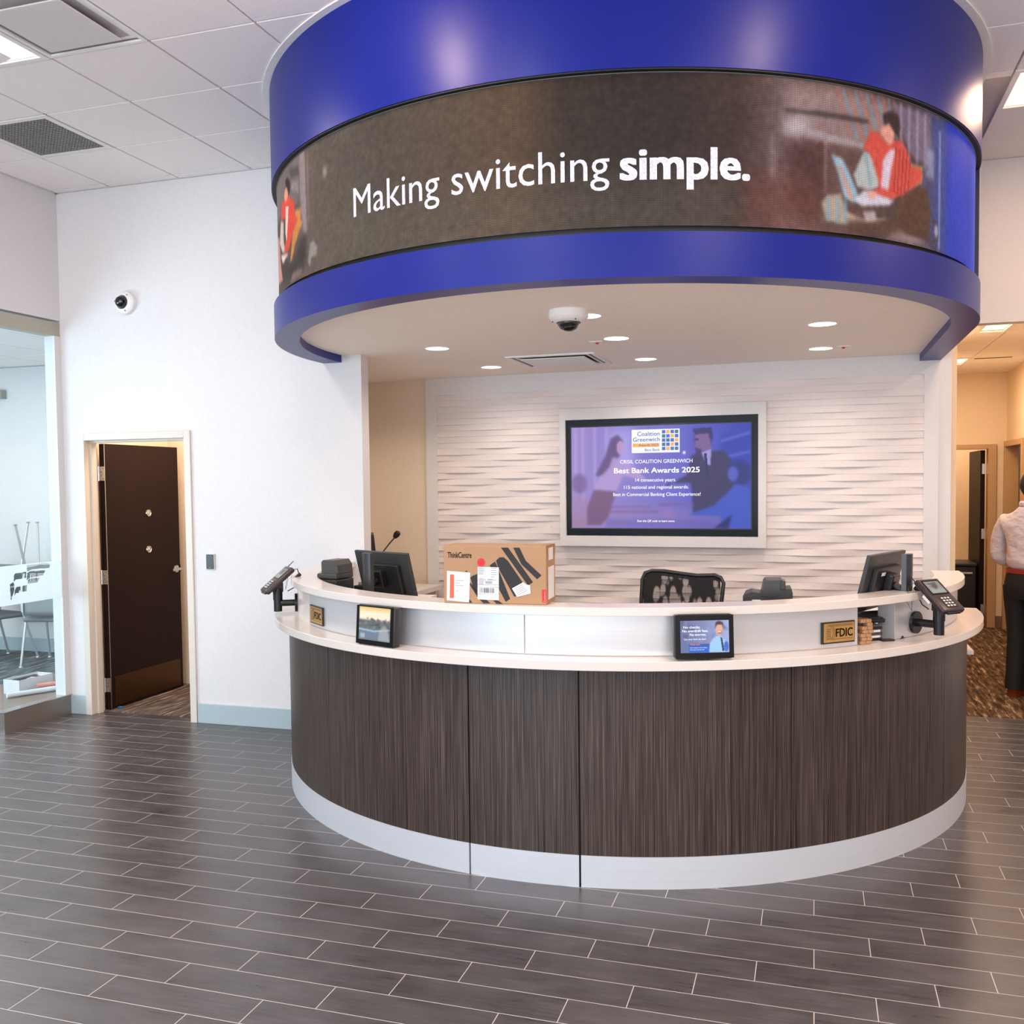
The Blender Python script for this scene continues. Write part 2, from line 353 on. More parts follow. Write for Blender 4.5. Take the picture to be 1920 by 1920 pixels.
# ---- painter for the pictures shown on screens
class Paint:
    def __init__(s,w,h,u0,u1,v0,v1,base):
        s.w,s.h=w,h; s.u0,s.u1,s.v0,s.v1=u0,u1,v0,v1
        s.U,s.V=np.meshgrid(np.linspace(u0,u1,w),np.linspace(v0,v1,h)); s.a=np.ones((h,w,3))*np.array(base,float)
    def mask(s,pts):
        m=np.zeros((s.h,s.w),bool); n=len(pts)
        for i in range(n):
            x0,y0=pts[i]; x1,y1=pts[(i+1)%n]
            if y0==y1: continue
            c=((s.V>min(y0,y1))&(s.V<=max(y0,y1))); xi=x0+(s.V-y0)*(x1-x0)/(y1-y0); m^=c&(s.U<xi)
        return m.astype(float)
    def blur(s,m,k):
        for _ in range(2):
            for ax in (0,1):
                p=np.pad(m,[(k,k) if a==ax else (0,0) for a in (0,1)],mode='edge'); c=np.cumsum(p,axis=ax); z=np.zeros_like(np.take(c,[0],axis=ax)); c=np.concatenate([z,c],axis=ax)
                n=m.shape[ax]; m=(np.take(c,range(2*k+1,2*k+1+n),axis=ax)-np.take(c,range(0,n),axis=ax))/(2*k+1)
        return m
    def put(s,m,c,al=1,k=0):
        if k: m=s.blur(m,k)
        m=(m*al)[...,None]; s.a=s.a*(1-m)+np.array(c,float)*m
    def poly(s,pts,c,al=1,k=0): s.put(s.mask(pts),c,al,k); return s
    def ell(s,u,v,ru,rv,c,al=1,k=0): s.put((((s.U-u)/ru)**2+((s.V-v)/rv)**2<1).astype(float),c,al,k); return s
    def rect(s,a,b,c0,d,c,al=1,k=0): s.put(((s.U>a)&(s.U<b)&(s.V>c0)&(s.V<d)).astype(float),c,al,k); return s
    def gradu(s,stops):
        us=[x[0] for x in stops]; 
        for i in range(3): s.a[...,i]=np.interp(s.U,us,[x[1][i] for x in stops])
    def mesh(s,name,mapf,m,parent=None,uvf=None,label=None):
        P=mapf(s.U,s.V).reshape(-1,3); me=bpy.data.meshes.new(name); w,h=s.w,s.h
        me.vertices.add(w*h); me.vertices.foreach_set('co',P.ravel().astype(np.float32))
        i=np.arange(w*h).reshape(h,w); q=np.stack([i[:-1,:-1],i[:-1,1:],i[1:,1:],i[1:,:-1]],-1).reshape(-1,4)
        me.loops.add(q.size); me.loops.foreach_set('vertex_index',q.ravel().astype(np.int32)); me.polygons.add(len(q)); me.polygons.foreach_set('loop_start',np.arange(0,q.size,4,dtype=np.int32)); me.polygons.foreach_set('loop_total',np.full(len(q),4,np.int32))
        me.update(calc_edges=True); me.validate()
        c=np.clip(s.a/255,0,1); c=np.where(c<=.04045,c/12.92,((c+.055)/1.055)**2.4).reshape(-1,3)
        at=me.color_attributes.new('paint','FLOAT_COLOR','POINT'); at.data.foreach_set('color',np.concatenate([c,np.ones((len(c),1))],1).ravel().astype(np.float32))
        if uvf:
            uv=me.uv_layers.new(name='uv'); UV=uvf(s.U,s.V).reshape(-1,2)[q.ravel()]; uv.data.foreach_set('uv',UV.ravel().astype(np.float32))
        me.materials.append(m); o=bpy.data.objects.new(name,me); COL.objects.link(o)
        if parent is not None: o.parent=parent
        if label: o['label']=label
        return o

# ------------------------------------------------------------------ key dimensions
CX,CY=-1.2086,6.0554                       # centre of counter and drum
DW=6.116                                   # plane of the wall with the door
ZC=4.017                                   # lobby ceiling
GX,GY,TS=-3.8205,3.5991,.6096              # ceiling grid
YH=7.65                                    # plane of the header over the corridor
TH=R_(-2.19); FO=Vector((-3.208,7.778,0)); FM=T(*FO)@Matrix.Rotation(TH,4,'Z')   # feature wall frame: local x along wall, local -y towards the room
def apt(R,a,z=None):
    p=(CX+R*math.cos(R_(a)),CY+R*math.sin(R_(a)))
    return p if z is None else (p[0],p[1],z)
def upath(R,yl,yr,a0=-180,a1=0,n=96):
    p=[]
    if yl is not None: p.append((CX-R,yl))
    p+=[apt(R,a0+(a1-a0)*i/n) for i in range(n+1)]
    if yr is not None: p.append((CX+R,yr))
    return p
def arcband(Ro,Ri,z0,z1,a0,a1):
    n=max(2,int(abs(a1-a0)/2)); return MB().band([apt(Ro,a0+(a1-a0)*i/n) for i in range(n+1)],[apt(Ri,a0+(a1-a0)*i/n) for i in range(n+1)],z0,z1)

# ================================================================== STRUCTURE
struct(MB().quad((-5.9,-3.1,0),(4.7,-3.1,0),(4.7,7.77,0),(-5.9,7.77,0)).build('floor',M_FLOOR))
struct(MB().box(.95,2.9,7.77,14.2,-.02,.006).build('floor',M_CARPET))
struct(MB().box(-5.5,-3.9,6.23,7.4,-.02,.006).build('floor',M_CARPET2))
struct(MB().box(-10,-5.66,1.9,8.4,-.02,.006).build('floor',M_CARPET3))
# wall with the door
b=MB().box(-5.555,-5.392,DW,DW+.11,0,ZC).box(-4.402,-3.0,DW,DW+.11,0,ZC).box(-5.392,-4.402,DW,DW+.11,2.172,ZC).box(-3.0,.9,DW,DW+.11,2.72,ZC)
struct(b.build('wall_rear',M_WALL))
# header wall over the corridor, column, wall to its right
b=MB().box(.95,4.7,YH,YH+.12,2.87,ZC).box(2.14,4.7,YH,YH+.12,0,2.87).box(.85,.95,YH,YH+.12,0,ZC)
struct(b.build('wall_rear',M_WALL))
struct(MB().box(.95,1.0,YH+.12,12.46,0,3.0).build('wall_left',M_WARMWALL))
# left wall over the glass + solid part near the windows
b=MB().box(-5.66,-5.545,-3.1,DW,3.05,ZC).box(-5.66,-5.545,-3.1,3.9,0,3.05)
struct(b.build('wall_left',M_WALL))
struct(MB().box(4.6,4.7,-3.1,YH,0,ZC).build('wall_right',M_WALL))
b=MB().box(-5.66,4.7,-3.1,-3.0,0,.25).box(-5.66,4.7,-3.1,-3.0,3.25,ZC)
for x in (-5.66,-1.45,1.5,4.5): b.box(x,x+.15,-3.1,-3.0,.25,3.25)
struct(b.build('wall_front',M_WALL))
# feature recess
struct(MB().box(-.8,4.08,.03,.12,0,2.72,mtx=FM).build('wall_rear',M_BEIGE))
struct(MB().box(-3.98,-3.9,6.22,7.9,0,2.72).build('wall_left',M_BEIGE))
# frame of the feature wall (flat border around the wave panel)
b=MB()
b.box(0,.105,-.0,.03,0,2.67,mtx=FM).box(3.975,4.075,-.0,.03,0,2.67,mtx=FM).box(.105,3.975,-.0,.03,2.525,2.67,mtx=FM)
struct(b.build('trim_1',M_WALL))
# wave panel
def wave():
    n=200; x=np.linspace(.105,3.975,n); k=2*PI/.78; rows=49; zt=2.525; ph=.0515
    bm=MB(); P=[]
    for j in range(rows):
        a=rng.uniform(0,2*PI) if j==0 else a+rng.uniform(1.7,3.2); bb=a+rng.uniform(-.9,.9); am=rng.uniform(.75,1)
        top=.014*am*(1+np.sin(k*x+a))/2+.001; bot=.004+.017*am*(1+np.sin(k*x+bb+.9))/2
        for t,f in ((0,0),(.5,.5),(.94,1),(1,1)):
            d=top*(1-f)+bot*f
            if t==1: d=d-.0015
            z=zt-ph*(j+t)
            P.append(np.stack([x,.014-d,np.full(n,z)],1))
    bm.grid(np.array(P)); return bm
o=wave().build('trim_2',mat('wave_panel_paint',(224,212,208),.5),mtx=FM); struct(o)
# soffit inside the drum
arc=[apt(1.95,-180+i*3) for i in range(61)]
poly=[(-3.95,DW+.11),(-3.13,DW+.11)]+arc+[(.75,7.66),(.75,7.75),(-3.95,7.9)]
b=MB().prism(poly,2.67,2.70); struct(b.build('ceiling',M_SOFFIT))
# lobby ceiling of lay-in tiles
skip={(-1,0),(0,0),(-2,2),(8,4)}
b=MB()
lights_cells=[(-1,0),(8,4),(3,-3),(-1,-5),(8,-3),(3,-8),(11,-8),(11,2)]
skip|=set(lights_cells)
for i in range(-3,14):
    for j in range(-11,7):
        if (i,j) in skip: continue
        x0,x1=GX+i*TS+.007,GX+(i+1)*TS-.007; y0,y1=GY+j*TS+.007,GY+(j+1)*TS-.007
        x0=max(x0,-5.54); x1=min(x1,4.6); ym=DW-.002 if x0<.9 else YH-.002
        y0=max(y0,-3.0); y1=min(y1,ym)
        if x1-x0<.02 or y1-y0<.02: continue
        b.box(x0,x1,y0,y1,ZC,ZC+.016)
o=b.build('ceiling',M_TILE); struct(o)
struct(MB().box(-5.66,4.7,-3.1,7.77,ZC+.016,ZC+.03).build('ceiling',mat('ceiling_groove',(190,182,178),.8)))
b=MB().box(-5.545,-5.52,-3,DW,ZC-.003,ZC).box(-5.545,.9,DW-.022,DW,ZC-.003,ZC).box(.9,4.6,YH-.022,YH,ZC-.003,ZC)
struct(b.build('trim_3',M_GRID))
# white reveal ring where the drum meets the ceiling
b=MB().band(upath(2.122,DW,YH),upath(2.08,DW,YH),ZC-.006,ZC+.006); struct(b.build('trim_4',M_WHITEMETAL))

# baseboards
def base(name,x0,x1,y0,y1,m,h=.148): struct(MB().box(x0,x1,y0,y1,0,h,bev=.003).build(name,m))
base('baseboard_rear',-4.39,-2.99,DW-.012,DW,M_BASE); base('baseboard_rear',-5.553,-5.402,DW-.012,DW,M_BASE)
base('baseboard_hall',2.035,2.13,12.448,12.46,M_BASEB,.14); base('baseboard_hall',2.128,2.14,7.78,11.35,M_BASEB,.14)
base('baseboard_right',2.14,4.6,YH-.012,YH,M_BASE)
# front window mullions
for k,(x0,x1) in enumerate(((-5.51,-1.45),(-1.3,1.5),(1.65,4.5))):
    b=MB().box(x0,x1,-3.07,-3.03,.25,.30).box(x0,x1,-3.07,-3.03,3.2,3.25).box((x0+x1)/2-.03,(x0+x1)/2+.03,-3.07,-3.03,.3,3.2).box(x0,x0+.05,-3.07,-3.03,.3,3.2).box(x1-.05,x1,-3.07,-3.03,.3,3.2)
    struct(b.build('window_%d'%(k+2),M_RAIL))

# ---- glazed wall of the meeting room (left)
w1=bpy.data.objects.new('window_1',None); COL.objects.link(w1); struct(w1)
MB().box(-5.566,-5.558,5.45,6.055,.15,2.94).build('glass_pane',M_GLASS,w1)
MB().box(-5.64,-5.552,3.9,6.118,2.93,3.03).build('head_rail',M_RAIL,w1)
MB().box(-5.64,-5.546,6.05,6.116,.15,2.93).build('side_post',M_WALL,w1)
MB().box(-5.62,-5.545,5.45,DW,0,.150).build('steel_curb',M_CURB,w1)
MB().box(-5.63,-5.543,5.445,DW,.150,.156).build('curb_cap',M_CHROME,w1)
FROST=[[(5.715,1.197),(5.906,1.198),(5.942,1.184),(5.932,1.158),(5.772,1.162),(5.713,1.149)],[(5.715,1.139),(5.742,1.149),(5.894,1.144),(5.868,1.107),(5.74,1.101),(5.708,1.086)],[(5.719,1.085),(5.734,1.094),(5.835,1.093),(5.809,1.057),(5.715,1.058)],[(5.59,1.133),(5.604,1.145),(5.707,1.149),(5.705,1.104),(5.608,1.1),(5.588,1.089)],[(5.55,1.07),(5.584,1.085),(5.589,1.071),(5.591,1.026),(5.556,.95)],[(5.593,1.021),(5.611,1.046),(5.711,1.049),(5.704,1.004),(5.603,1.002),(5.589,.981)]]
pf=Paint(200,96,5.45,6.05,.921,1.208,(0,0,0))
mk=sum(pf.mask(f) for f in FROST)>0
bm=MB(); V={}
for j in range(95):
    for i in range(199):
        if mk[j,i]: continue
        q=[]
        for a,c in ((j,i),(j,i+1),(j+1,i+1),(j+1,i)):
            if (a,c) not in V: V[(a,c)]=bm.bm.verts.new((-5.556,pf.U[a,c],pf.V[a,c]))
            q.append(V[(a,c)])
        bm.bm.faces.new(q)
bm.build('frosted_band',M_FROST,w1,label='frosted band with a stepped wing emblem left clear')
# ---- meeting room shell
struct(MB().box(-10,-5.6,8.34,8.42,0,3.06).build('wall_rear',M_WALL))
struct(MB().box(-5.66,-5.56,DW,8.34,0,3.06).build('wall_right',M_WALL))
struct(MB().box(-10.1,-10,1.9,8.42,0,3.06).build('wall_left',M_WALL))
struct(MB().box(-10,-5.66,1.8,1.9,0,3.06).build('wall_front',M_WALL))
b=MB()
for i in range(0,8):
    for j in range(0,11):
        x1=-5.68-i*TS-.006; x0=x1-TS+.012; y1=8.2-j*TS-.006; y0=y1-TS+.012
        b.box(max(x0,-10),x1,max(y0,1.9),y1,3.05,3.062)
struct(b.build('ceiling',M_TILE)); struct(MB().box(-10,-5.66,1.9,8.4,3.062,3.08).build('ceiling',M_GRID))
base('baseboard_meeting',-10,-5.67,8.328,8.34,M_BASE,.15)
struct(MB().box(-6.4,-5.62,5.45,6.75,.02,.150,bev=.004).build('trim_5',M_SILL))
area('meeting_room_light',(-7.6,5.6,3.0),(0,0,0),2.6,2.6,55,(1,.98,.97))
area('meeting_daylight',(-8.2,2.1,1.6),(R_(122),0,0),3.2,2.2,150,(.62,.84,1.0))
# ---- vault room behind the door
struct(MB().box(-5.5,-3.9,7.29,7.36,0,2.7).box(-5.56,-5.48,DW+.11,7.3,0,2.7).box(-3.97,-3.9,DW+.11,7.3,0,2.7).build('wall_rear',M_BEIGE))
struct(MB().box(-5.5,-3.9,DW+.11,7.36,2.7,2.75).build('ceiling',M_TILE))
area('vault_light',(-4.7,6.7,2.65),(0,0,0),.7,.6,14,WARM)
# ---- corridor at the right
b=MB().box(2.04,2.9,12.46,12.56,0,3.0).box(1.0,2.04,12.46,12.56,2.15,3.0).box(.9,1.0,12.46,12.56,0,3.0); struct(b.build('wall_rear',M_WARMWALL))
b=MB().box(2.14,2.24,YH+.12,11.40,0,3.0).box(2.14,2.24,11.40,12.40,2.17,3.0).box(2.14,2.24,12.40,12.46,0,3.0); struct(b.build('wall_right',M_WARMWALL))
b=MB()
cells_h={(1,1),(1,5)}
for i in range(0,3):
    for j in range(0,8):
        if (i,j) in ((0,1),(0,5)): continue
        x0=.93+i*TS+.006; x1=x0+TS-.012; y0=7.79+j*TS+.006; y1=y0+TS-.012
        b.box(max(x0,.95),min(x1,2.14),y0,min(y1,12.46),2.99,3.002)
struct(b.build('ceiling',M_TILE)); struct(MB().box(.9,2.2,7.76,12.5,3.03,3.05).build('ceiling',M_GRID))
struct(MB().box(.9,3.0,14.2,14.28,0,3).box(2.6,2.68,12.5,14.2,0,3).box(.85,.93,12.5,14.2,0,3).box(.85,3.0,12.5,14.28,2.9,3).build('wall_rear',M_WARMWALL))
struct(MB().box(2.9,2.98,10.6,12.9,0,2.9).build('wall_right',M_GREY))
area('hall_light',(1.23,8.8,2.96),(0,0,0),.5,.5,11,WARM); area('hall_light',(1.4,11.1,2.96),(0,0,0),.6,.6,13,WARM)
area('office_light',(1.7,13.4,2.85),(0,0,0),.6,.6,12,WARM)

# ---- doors
d1=bpy.data.objects.new('door_1',None); COL.objects.link(d1); struct(d1); d1.location=(-5.30,6.30,0)
def loc(o,p): o.location=(p[0]-d1.location.x,p[1]-d1.location.y,p[2]); return o
def pd(b,name,m,par,**k):
    o=b.build(name,m,par,**k); o.matrix_local=T(-d1.location.x,-d1.location.y,0) if par is d1 else Matrix(); return o
b=MB()
x0,x1=-5.400,-4.394; fw=.055
b.box(x0,x0+fw,DW-.018,DW+.13,0,2.182,bev=.003).box(x1-fw,x1,DW-.018,DW+.13,0,2.182,bev=.003).box(x0+fw,x1-fw,DW-.018,DW+.13,2.127,2.182,bev=.003)
b.box(x0+fw,x0+fw+.016,DW+.045,DW+.095,0,2.11).box(x1-fw-.016,x1-fw,DW+.045,DW+.095,0,2.11).box(x0+fw,x1-fw,DW+.045,DW+.095,2.111,2.127)
pd(b,'door_frame',M_FRAME,d1)
slab=pd(MB().box(-5.345,-5.300,6.262,7.175,.012,2.108,bev=.0015),'door_leaf',M_DOOR,d1)
pd(MB().box(-5.301,-5.2975,6.315,7.14,.03,.262,bev=.001),'kick_plate',M_BRASSK,slab,label='bronze kick plate along the bottom')
b=MB()
pd(MB().box(-5.3005,-5.2985,6.263,6.268,.012,2.108),'edge_strip',M_CHROME,slab)
for z in (1.875,1.06,.205):
    b=MB().box(-5.349,-5.299,6.256,6.261,z-.055,z+.055).box(-5.372,-5.345,6.238,6.259,z-.055,z+.055).cyl((-5.347,6.252,z-.057),(-5.347,6.252,z+.057),.008,n=10)
    pd(b,'hinge',M_CHROME,slab,label='silver butt hinge')
    for dz in (-.04,-.013,.013,.04): pd(MB().cyl((-5.310+(.002 if abs(dz)>.02 else -.012),6.2545,z+dz),(-5.310+(.002 if abs(dz)>.02 else -.012),6.2562,z+dz),.0038,n=8),'screw',M_DKGREY,slab)
for z,y in ((1.549,6.770),(1.246,6.763)):
    b=MB().lathe([(0,.008),(.012,.009),(.014,.006),(.022,.006),(.024,.010),(.028,.009),(.031,0)],T(-5.300,y,z)@RY(90))
    pd(b,'lock_rosette',M_CHROME,slab,smooth=True)
b=MB().lathe([(0,.012),(.024,.012),(.031,.008),(.033,0)],T(-5.300,7.118,1.052)@RY(90)).cyl((-5.29,7.118,1.052),(-5.248,7.118,1.052),.011,n=14)
b.tube([(-5.25,7.118,1.052),(-5.238,7.105,1.054),(-5.234,7.05,1.056),(-5.238,6.985,1.050)],[.013,.013,.012,.010],n=10)
b.box(-5.349,-5.295,7.1745,7.178,1.02,1.085)
pd(b,'door_handle',M_CHROME,slab,smooth=True)
# hall doors
d2=bpy.data.objects.new('door_2',None); COL.objects.link(d2); struct(d2)
b=MB().box(1.945,2.035,12.43,12.58,0,2.155,bev=.004).box(1.0,1.945,12.43,12.58,2.10,2.155,bev=.004).box(.98,1.05,12.43,12.58,0,2.10)
b.build('door_frame',M_FRAMEW,d2)
MB().box(1.885,1.935,12.59,13.45,.01,2.09).build('door_leaf',M_DOOR,d2)
for z in (1.87,1.1,.2): MB().box(1.90,1.94,12.575,12.589,z-.06,z+.06).build('hinge',M_CHROME,d2)
d3=bpy.data.objects.new('door_3',None); COL.objects.link(d3); struct(d3)
MB().box(2.10,2.25,12.345,12.41,0,2.185,bev=.004).box(2.10,2.25,11.39,11.45,0,2.185,bev=.004).box(2.10,2.25,11.45,12.345,2.12,2.185,bev=.004).build('door_frame',M_FRAMEW,d3)
MB().box(2.27,2.31,11.46,12.3,.01,2.1).build('door_leaf',mat('grey_door_panel',(120,112,100),.3),d3)
MB().box(2.255,2.272,12.2,12.3,1.75,1.9).build('hinge',M_CHROME,d3)

# ================================================================== DRUM CANOPY
dr=thing('drum_canopy','large royal blue half-round drum hung from the ceiling above the reception counter','canopy',(CX,CY,2.62))
def dpart(b,name,m,**k):
    o=b.build(name,m,dr,**k); o.matrix_local=T(-CX,-CY,-2.62); return o
dpart(MB().band(upath(2.0824,DW,YH),upath(2.0,DW,YH),3.475,ZC+.01),'upper_band',M_BLUE,smooth=True)
dpart(MB().band(upath(2.0824,DW,YH),upath(1.94,DW,YH),2.62,2.806),'lower_band',M_BLUE,smooth=True)
dpart(MB().band(upath(2.035,DW,YH),upath(2.0,DW,YH),2.806,3.475),'core',M_BLK0)
dpart(MB().band([apt(2.081,-3),apt(2.081,-1.5),apt(2.081,0),(CX+2.081,YH)],[apt(2.036,-3),apt(2.036,-1.5),apt(2.036,0),(CX+2.036,YH)],2.806,3.475),'end_cheek',mat('navy_cheek',(16,14,44),.5))
dpart(MB().band(upath(2.078,DW,YH),upath(2.0,DW,YH),3.468,3.475),'recess_lining',M_BLK0)
# LED screen
LR=2.052
LZ0,LZ1=2.836,3.462
led=thing('curved_led_screen','curved video screen wrapping the blue drum, showing a seated woman and white words','screen',(CX,CY,LZ0))
P=Paint(1150,114,-179.5,-3.2,LZ0,LZ1,(60,46,38))
P.gradu([(-180,(74,66,64)),(-140,(80,68,62)),(-128,(104,88,78)),(-122,(92,80,70)),(-112,(78,68,58)),(-100,(82,64,50)),(-90,(86,60,40)),(-84,(50,36,28)),(-72,(42,30,27)),(-64,(56,36,32)),(-58,(110,84,84)),(-50,(96,66,62)),(-40,(70,48,46)),(-30,(66,60,84)),(-20,(40,60,170)),(-8,(62,78,190)),(0,(60,70,180))])
P.rect(-126,-64,2.8,3.05,(98,88,76),.5,12)
def Q(k,c,al=1,bl=1): P.poly(LP[k],c,al,bl)
LP={'shelfbg':[(-57.6,3.442),(-50.9,3.447),(-43.4,3.437),(-41.4,3.427),(-42.3,3.265),(-47.0,3.217),(-55.0,3.221),(-57.6,3.257)],
'shelfdark':[(-57.9,3.338),(-50.9,3.342),(-45.8,3.345),(-45.5,3.324),(-50.9,3.32),(-57.9,3.319)],
'shelfdark2':[(-55.0,3.258),(-46.4,3.235),(-46.4,3.212),(-55.0,3.221)],
'glow':[(-58.3,3.292),(-55.2,3.31),(-54.5,3.268),(-55.9,3.218),(-58.1,3.226)],
'darkmass':[(-57.9,3.197),(-52.5,3.208),(-51.9,3.037),(-52.9,2.958),(-54.9,2.877),(-57.6,2.945)],
'redlow':[(-62.9,3.083),(-52.9,3.033),(-52.9,2.844),(-62.9,2.84)],
'curtain':[(-41.4,3.442),(-32.7,3.445),(-32.5,3.201),(-37.3,3.233),(-39.2,3.3)],
'bluewin':[(-32.7,3.437),(-27.9,3.436),(-28.7,2.845),(-32.4,2.874)],
'blueend':[(-28.5,3.47),(-2,3.47),(-2,2.83),(-28.7,2.83)],
'chair':[(-40.9,2.959),(-39.1,3.063),(-35.0,3.128),(-34.8,3.202),(-37.7,3.199),(-39.5,3.046)],
'chairlow':[(-40.9,2.928),(-39.5,3.046),(-36.0,3.113),(-33.9,3.103),(-32.9,3.003),(-33.3,2.878),(-38.3,2.877)],
'shadowlow':[(-49.2,2.894),(-41.2,2.926),(-34.2,2.873),(-35.9,2.84),(-43.2,2.847),(-49.2,2.848)],
'rug':[(-42.9,2.841),(-39.8,2.885),(-35.9,2.88),(-32.8,2.847),(-38.3,2.837)],
'jacket':[(-45.5,3.293),(-44.0,3.302),(-42.7,3.263),(-39.9,3.288),(-38.5,3.258),(-37.7,3.191),(-35.0,3.184),(-35.4,3.133),(-39.5,3.046),(-41.9,3.009),(-45.0,3.018),(-45.1,3.037),(-43.7,3.063),(-44.6,3.144),(-45.5,3.201),(-46.6,3.211)],
'shirt':[(-43.1,3.183),(-41.8,3.237),(-40.8,3.243),(-41.5,3.161),(-42.1,3.056),(-43.5,3.06)],
'jeans':[(-48.1,3.097),(-46.4,3.204),(-45.2,3.207),(-43.6,3.118),(-43.9,3.054),(-45.8,3.038),(-47.5,3.046)],
'laptop':[(-51.5,3.166),(-49.8,3.154),(-48.7,3.094),(-46.8,2.976),(-48.1,2.975),(-49.6,2.992),(-50.3,3.073)],
'lapbase':[(-47.8,2.991),(-46.4,3.035),(-40.9,3.015),(-41.9,2.99),(-46.9,2.964)],
'foot':[(-52.9,2.958),(-52.2,2.99),(-50.0,3.005),(-49.2,2.932),(-46.9,2.91),(-41.9,2.931),(-45.4,2.885),(-50.3,2.875),(-52.4,2.891)],
'foot2':[(-46.6,2.942),(-44.5,2.951),(-44.2,2.913),(-46.0,2.898)],
'hair':[(-43.2,3.384),(-41.7,3.405),(-40.3,3.395),(-39.9,3.343),(-40.3,3.301),(-41.3,3.318),(-43.0,3.331)],
'face':[(-43.3,3.329),(-42.0,3.349),(-41.0,3.312),(-41.2,3.272),(-42.0,3.251),(-43.0,3.277),(-43.7,3.304)],
'cup':[(-32.7,2.98),(-30.7,2.975),(-30.6,2.884),(-32.4,2.866),(-31.4,2.929)],
'Lbg':[(-150,3.46),(-133.9,3.469),(-128.4,3.466),(-128.0,3.26),(-127.9,3.048),(-129.9,3.058),(-130.0,3.226),(-150,3.26)],
'Lcurtain':[(-129.8,3.47),(-128.0,3.467),(-127.8,3.259),(-127.7,3.057),(-128.9,3.05),(-129.5,3.167),(-129.9,3.331)],
'Lshelf':[(-134.6,3.432),(-130.6,3.413),(-130.2,3.367),(-134.1,3.383)],
'Lshelf2':[(-133.6,3.356),(-130.7,3.339),(-130.4,3.282),(-133.7,3.314)],
'Lhair':[(-137.4,3.405),(-135.9,3.407),(-134.4,3.375),(-134.4,3.32),(-135.4,3.307),(-136.7,3.353)],
'Lface':[(-137.5,3.362),(-136.3,3.361),(-135.6,3.32),(-136.2,3.293),(-137.6,3.295),(-138.4,3.325)],
'Ljacket':[(-141.3,3.262),(-140.0,3.318),(-137.9,3.309),(-134.9,3.3),(-132.5,3.248),(-132.5,3.183),(-131.0,3.148),(-133.6,3.094),(-135.9,3.023),(-139.2,3.032),(-137.0,3.121),(-137.4,3.204),(-140.9,3.224)],
'Lshirt':[(-137.3,3.264),(-135.5,3.253),(-136.1,3.17),(-137.1,3.077),(-137.9,3.129)],
'Lchair':[(-132.4,3.203),(-129.7,3.19),(-130.0,3.139),(-129.2,3.111),(-132.2,3.038),(-134.5,2.952),(-135.1,2.961),(-133.6,3.094),(-132.2,3.158)],
'Lleg':[(-141.5,3.229),(-139.1,3.201),(-139.4,3.097),(-137.6,3.02),(-140.6,3.049),(-143.4,3.118)],
'Lleg2':[(-149.3,3.204),(-144.0,3.158),(-142.6,2.995),(-140.7,2.894),(-149.3,2.926)],
'Llap':[(-142.3,3.045),(-135.9,3.006),(-140.3,2.984)],
'Lrug':[(-135.3,2.852),(-134.1,2.888),(-129.7,2.885),(-130.2,2.851),(-134.2,2.844)],
'Lcup':[(-126.5,2.995),(-125.5,2.995),(-124.5,2.96),(-124.7,2.915),(-126.3,2.914),(-126.8,2.871),(-127.5,2.897),(-127.1,2.947)],
'Ldark':[(-144.1,3.007),(-133.9,2.947),(-129.1,3.057),(-127.9,3.048),(-128.1,2.89),(-134.1,2.866),(-141.9,2.874)]}
Q('shelfbg',(150,122,120),.85,4)
for k in range(11):
    a=-51+k*.95; P.poly([(a,3.455),(a+.4,3.455),(a+2.6,3.25),(a+2.2,3.25)],((176,104,88),(110,140,162))[k%2],.75,1)
Q('shelfdark',(58,44,44),.9,1); Q('shelfdark2',(180,168,176),.6,1); Q('glow',(196,182,190),.8,4); Q('darkmass',(66,34,32),.8,5); Q('redlow',(112,56,48),.55,8)
P.rect(-59.9,-59.3,3.03,3.22,(150,130,130),.6,2); P.rect(-52.6,-52.2,3.0,3.22,(170,140,140),.6,1)
Q('curtain',(110,92,112),1,2)
for a in (-40,-38.3,-36.4,-34.6): P.rect(a,a+.5,3.1,3.45,(165,146,166),.7,1)
P.rect(-37.5,-32,2.9,3.2,(72,62,92),.8,3)
Q('bluewin',(58,66,126),.9,3); P.rect(-30.6,-30.1,2.85,3.40,(150,160,214),.8,1); P.rect(-34,-32,3.16,3.30,(150,150,180),.7,2)
Q('blueend',(30,52,170),.95,6); P.rect(-14,-2,2.83,3.47,(84,92,206),.6,14); P.rect(-26,-20,3.0,3.35,(40,60,190),.5,8)
Q('foot',(176,150,132),1,1)
for k in range(3): P.rect(-52.2+k*1.3,-51.7+k*1.3,2.88,2.99,(120,156,176),.8,1)
Q('shadowlow',(84,54,44),.9,2); Q('rug',(140,116,120),.9,2); Q('chairlow',(82,50,36),1,1); Q('chair',(176,122,72),1,1)
Q('jeans',(176,176,176),1,1); P.poly([(-46.4,3.19),(-46,3.2),(-45.0,3.06),(-45.5,3.05)],(120,150,158),.7,1)
Q('jacket',(204,70,58),1,1); Q('shirt',(216,190,206),1,1)
for k in range(5): P.poly([(-40.8+k*.75,3.25),(-40.5+k*.75,3.25),(-40.9+k*.7,3.05),(-41.2+k*.7,3.05)],(150,40,40),.6,0)
Q('laptop',(150,176,194),1,1); P.poly([(-50.6,3.13),(-50.1,3.12),(-48.1,2.99),(-48.8,2.99)],(220,140,112),.9,1)
Q('lapbase',(206,196,208),1,1); Q('foot2',(196,176,180),.8,1); Q('hair',(44,24,28),1,1); Q('face',(222,150,134),1,1)
P.ell(-45.0,3.02,.8,.02,(224,160,150),1,1); Q('cup',(70,56,70),1,0); P.ell(-31.2,2.93,.5,.03,(200,190,214),.7,1)
Q('Lbg',(118,104,104),1,3); Q('Lshelf',(80,70,72),.9,1); Q('Lshelf2',(150,136,140),.8,1); Q('Lcurtain',(152,132,134),1,1)
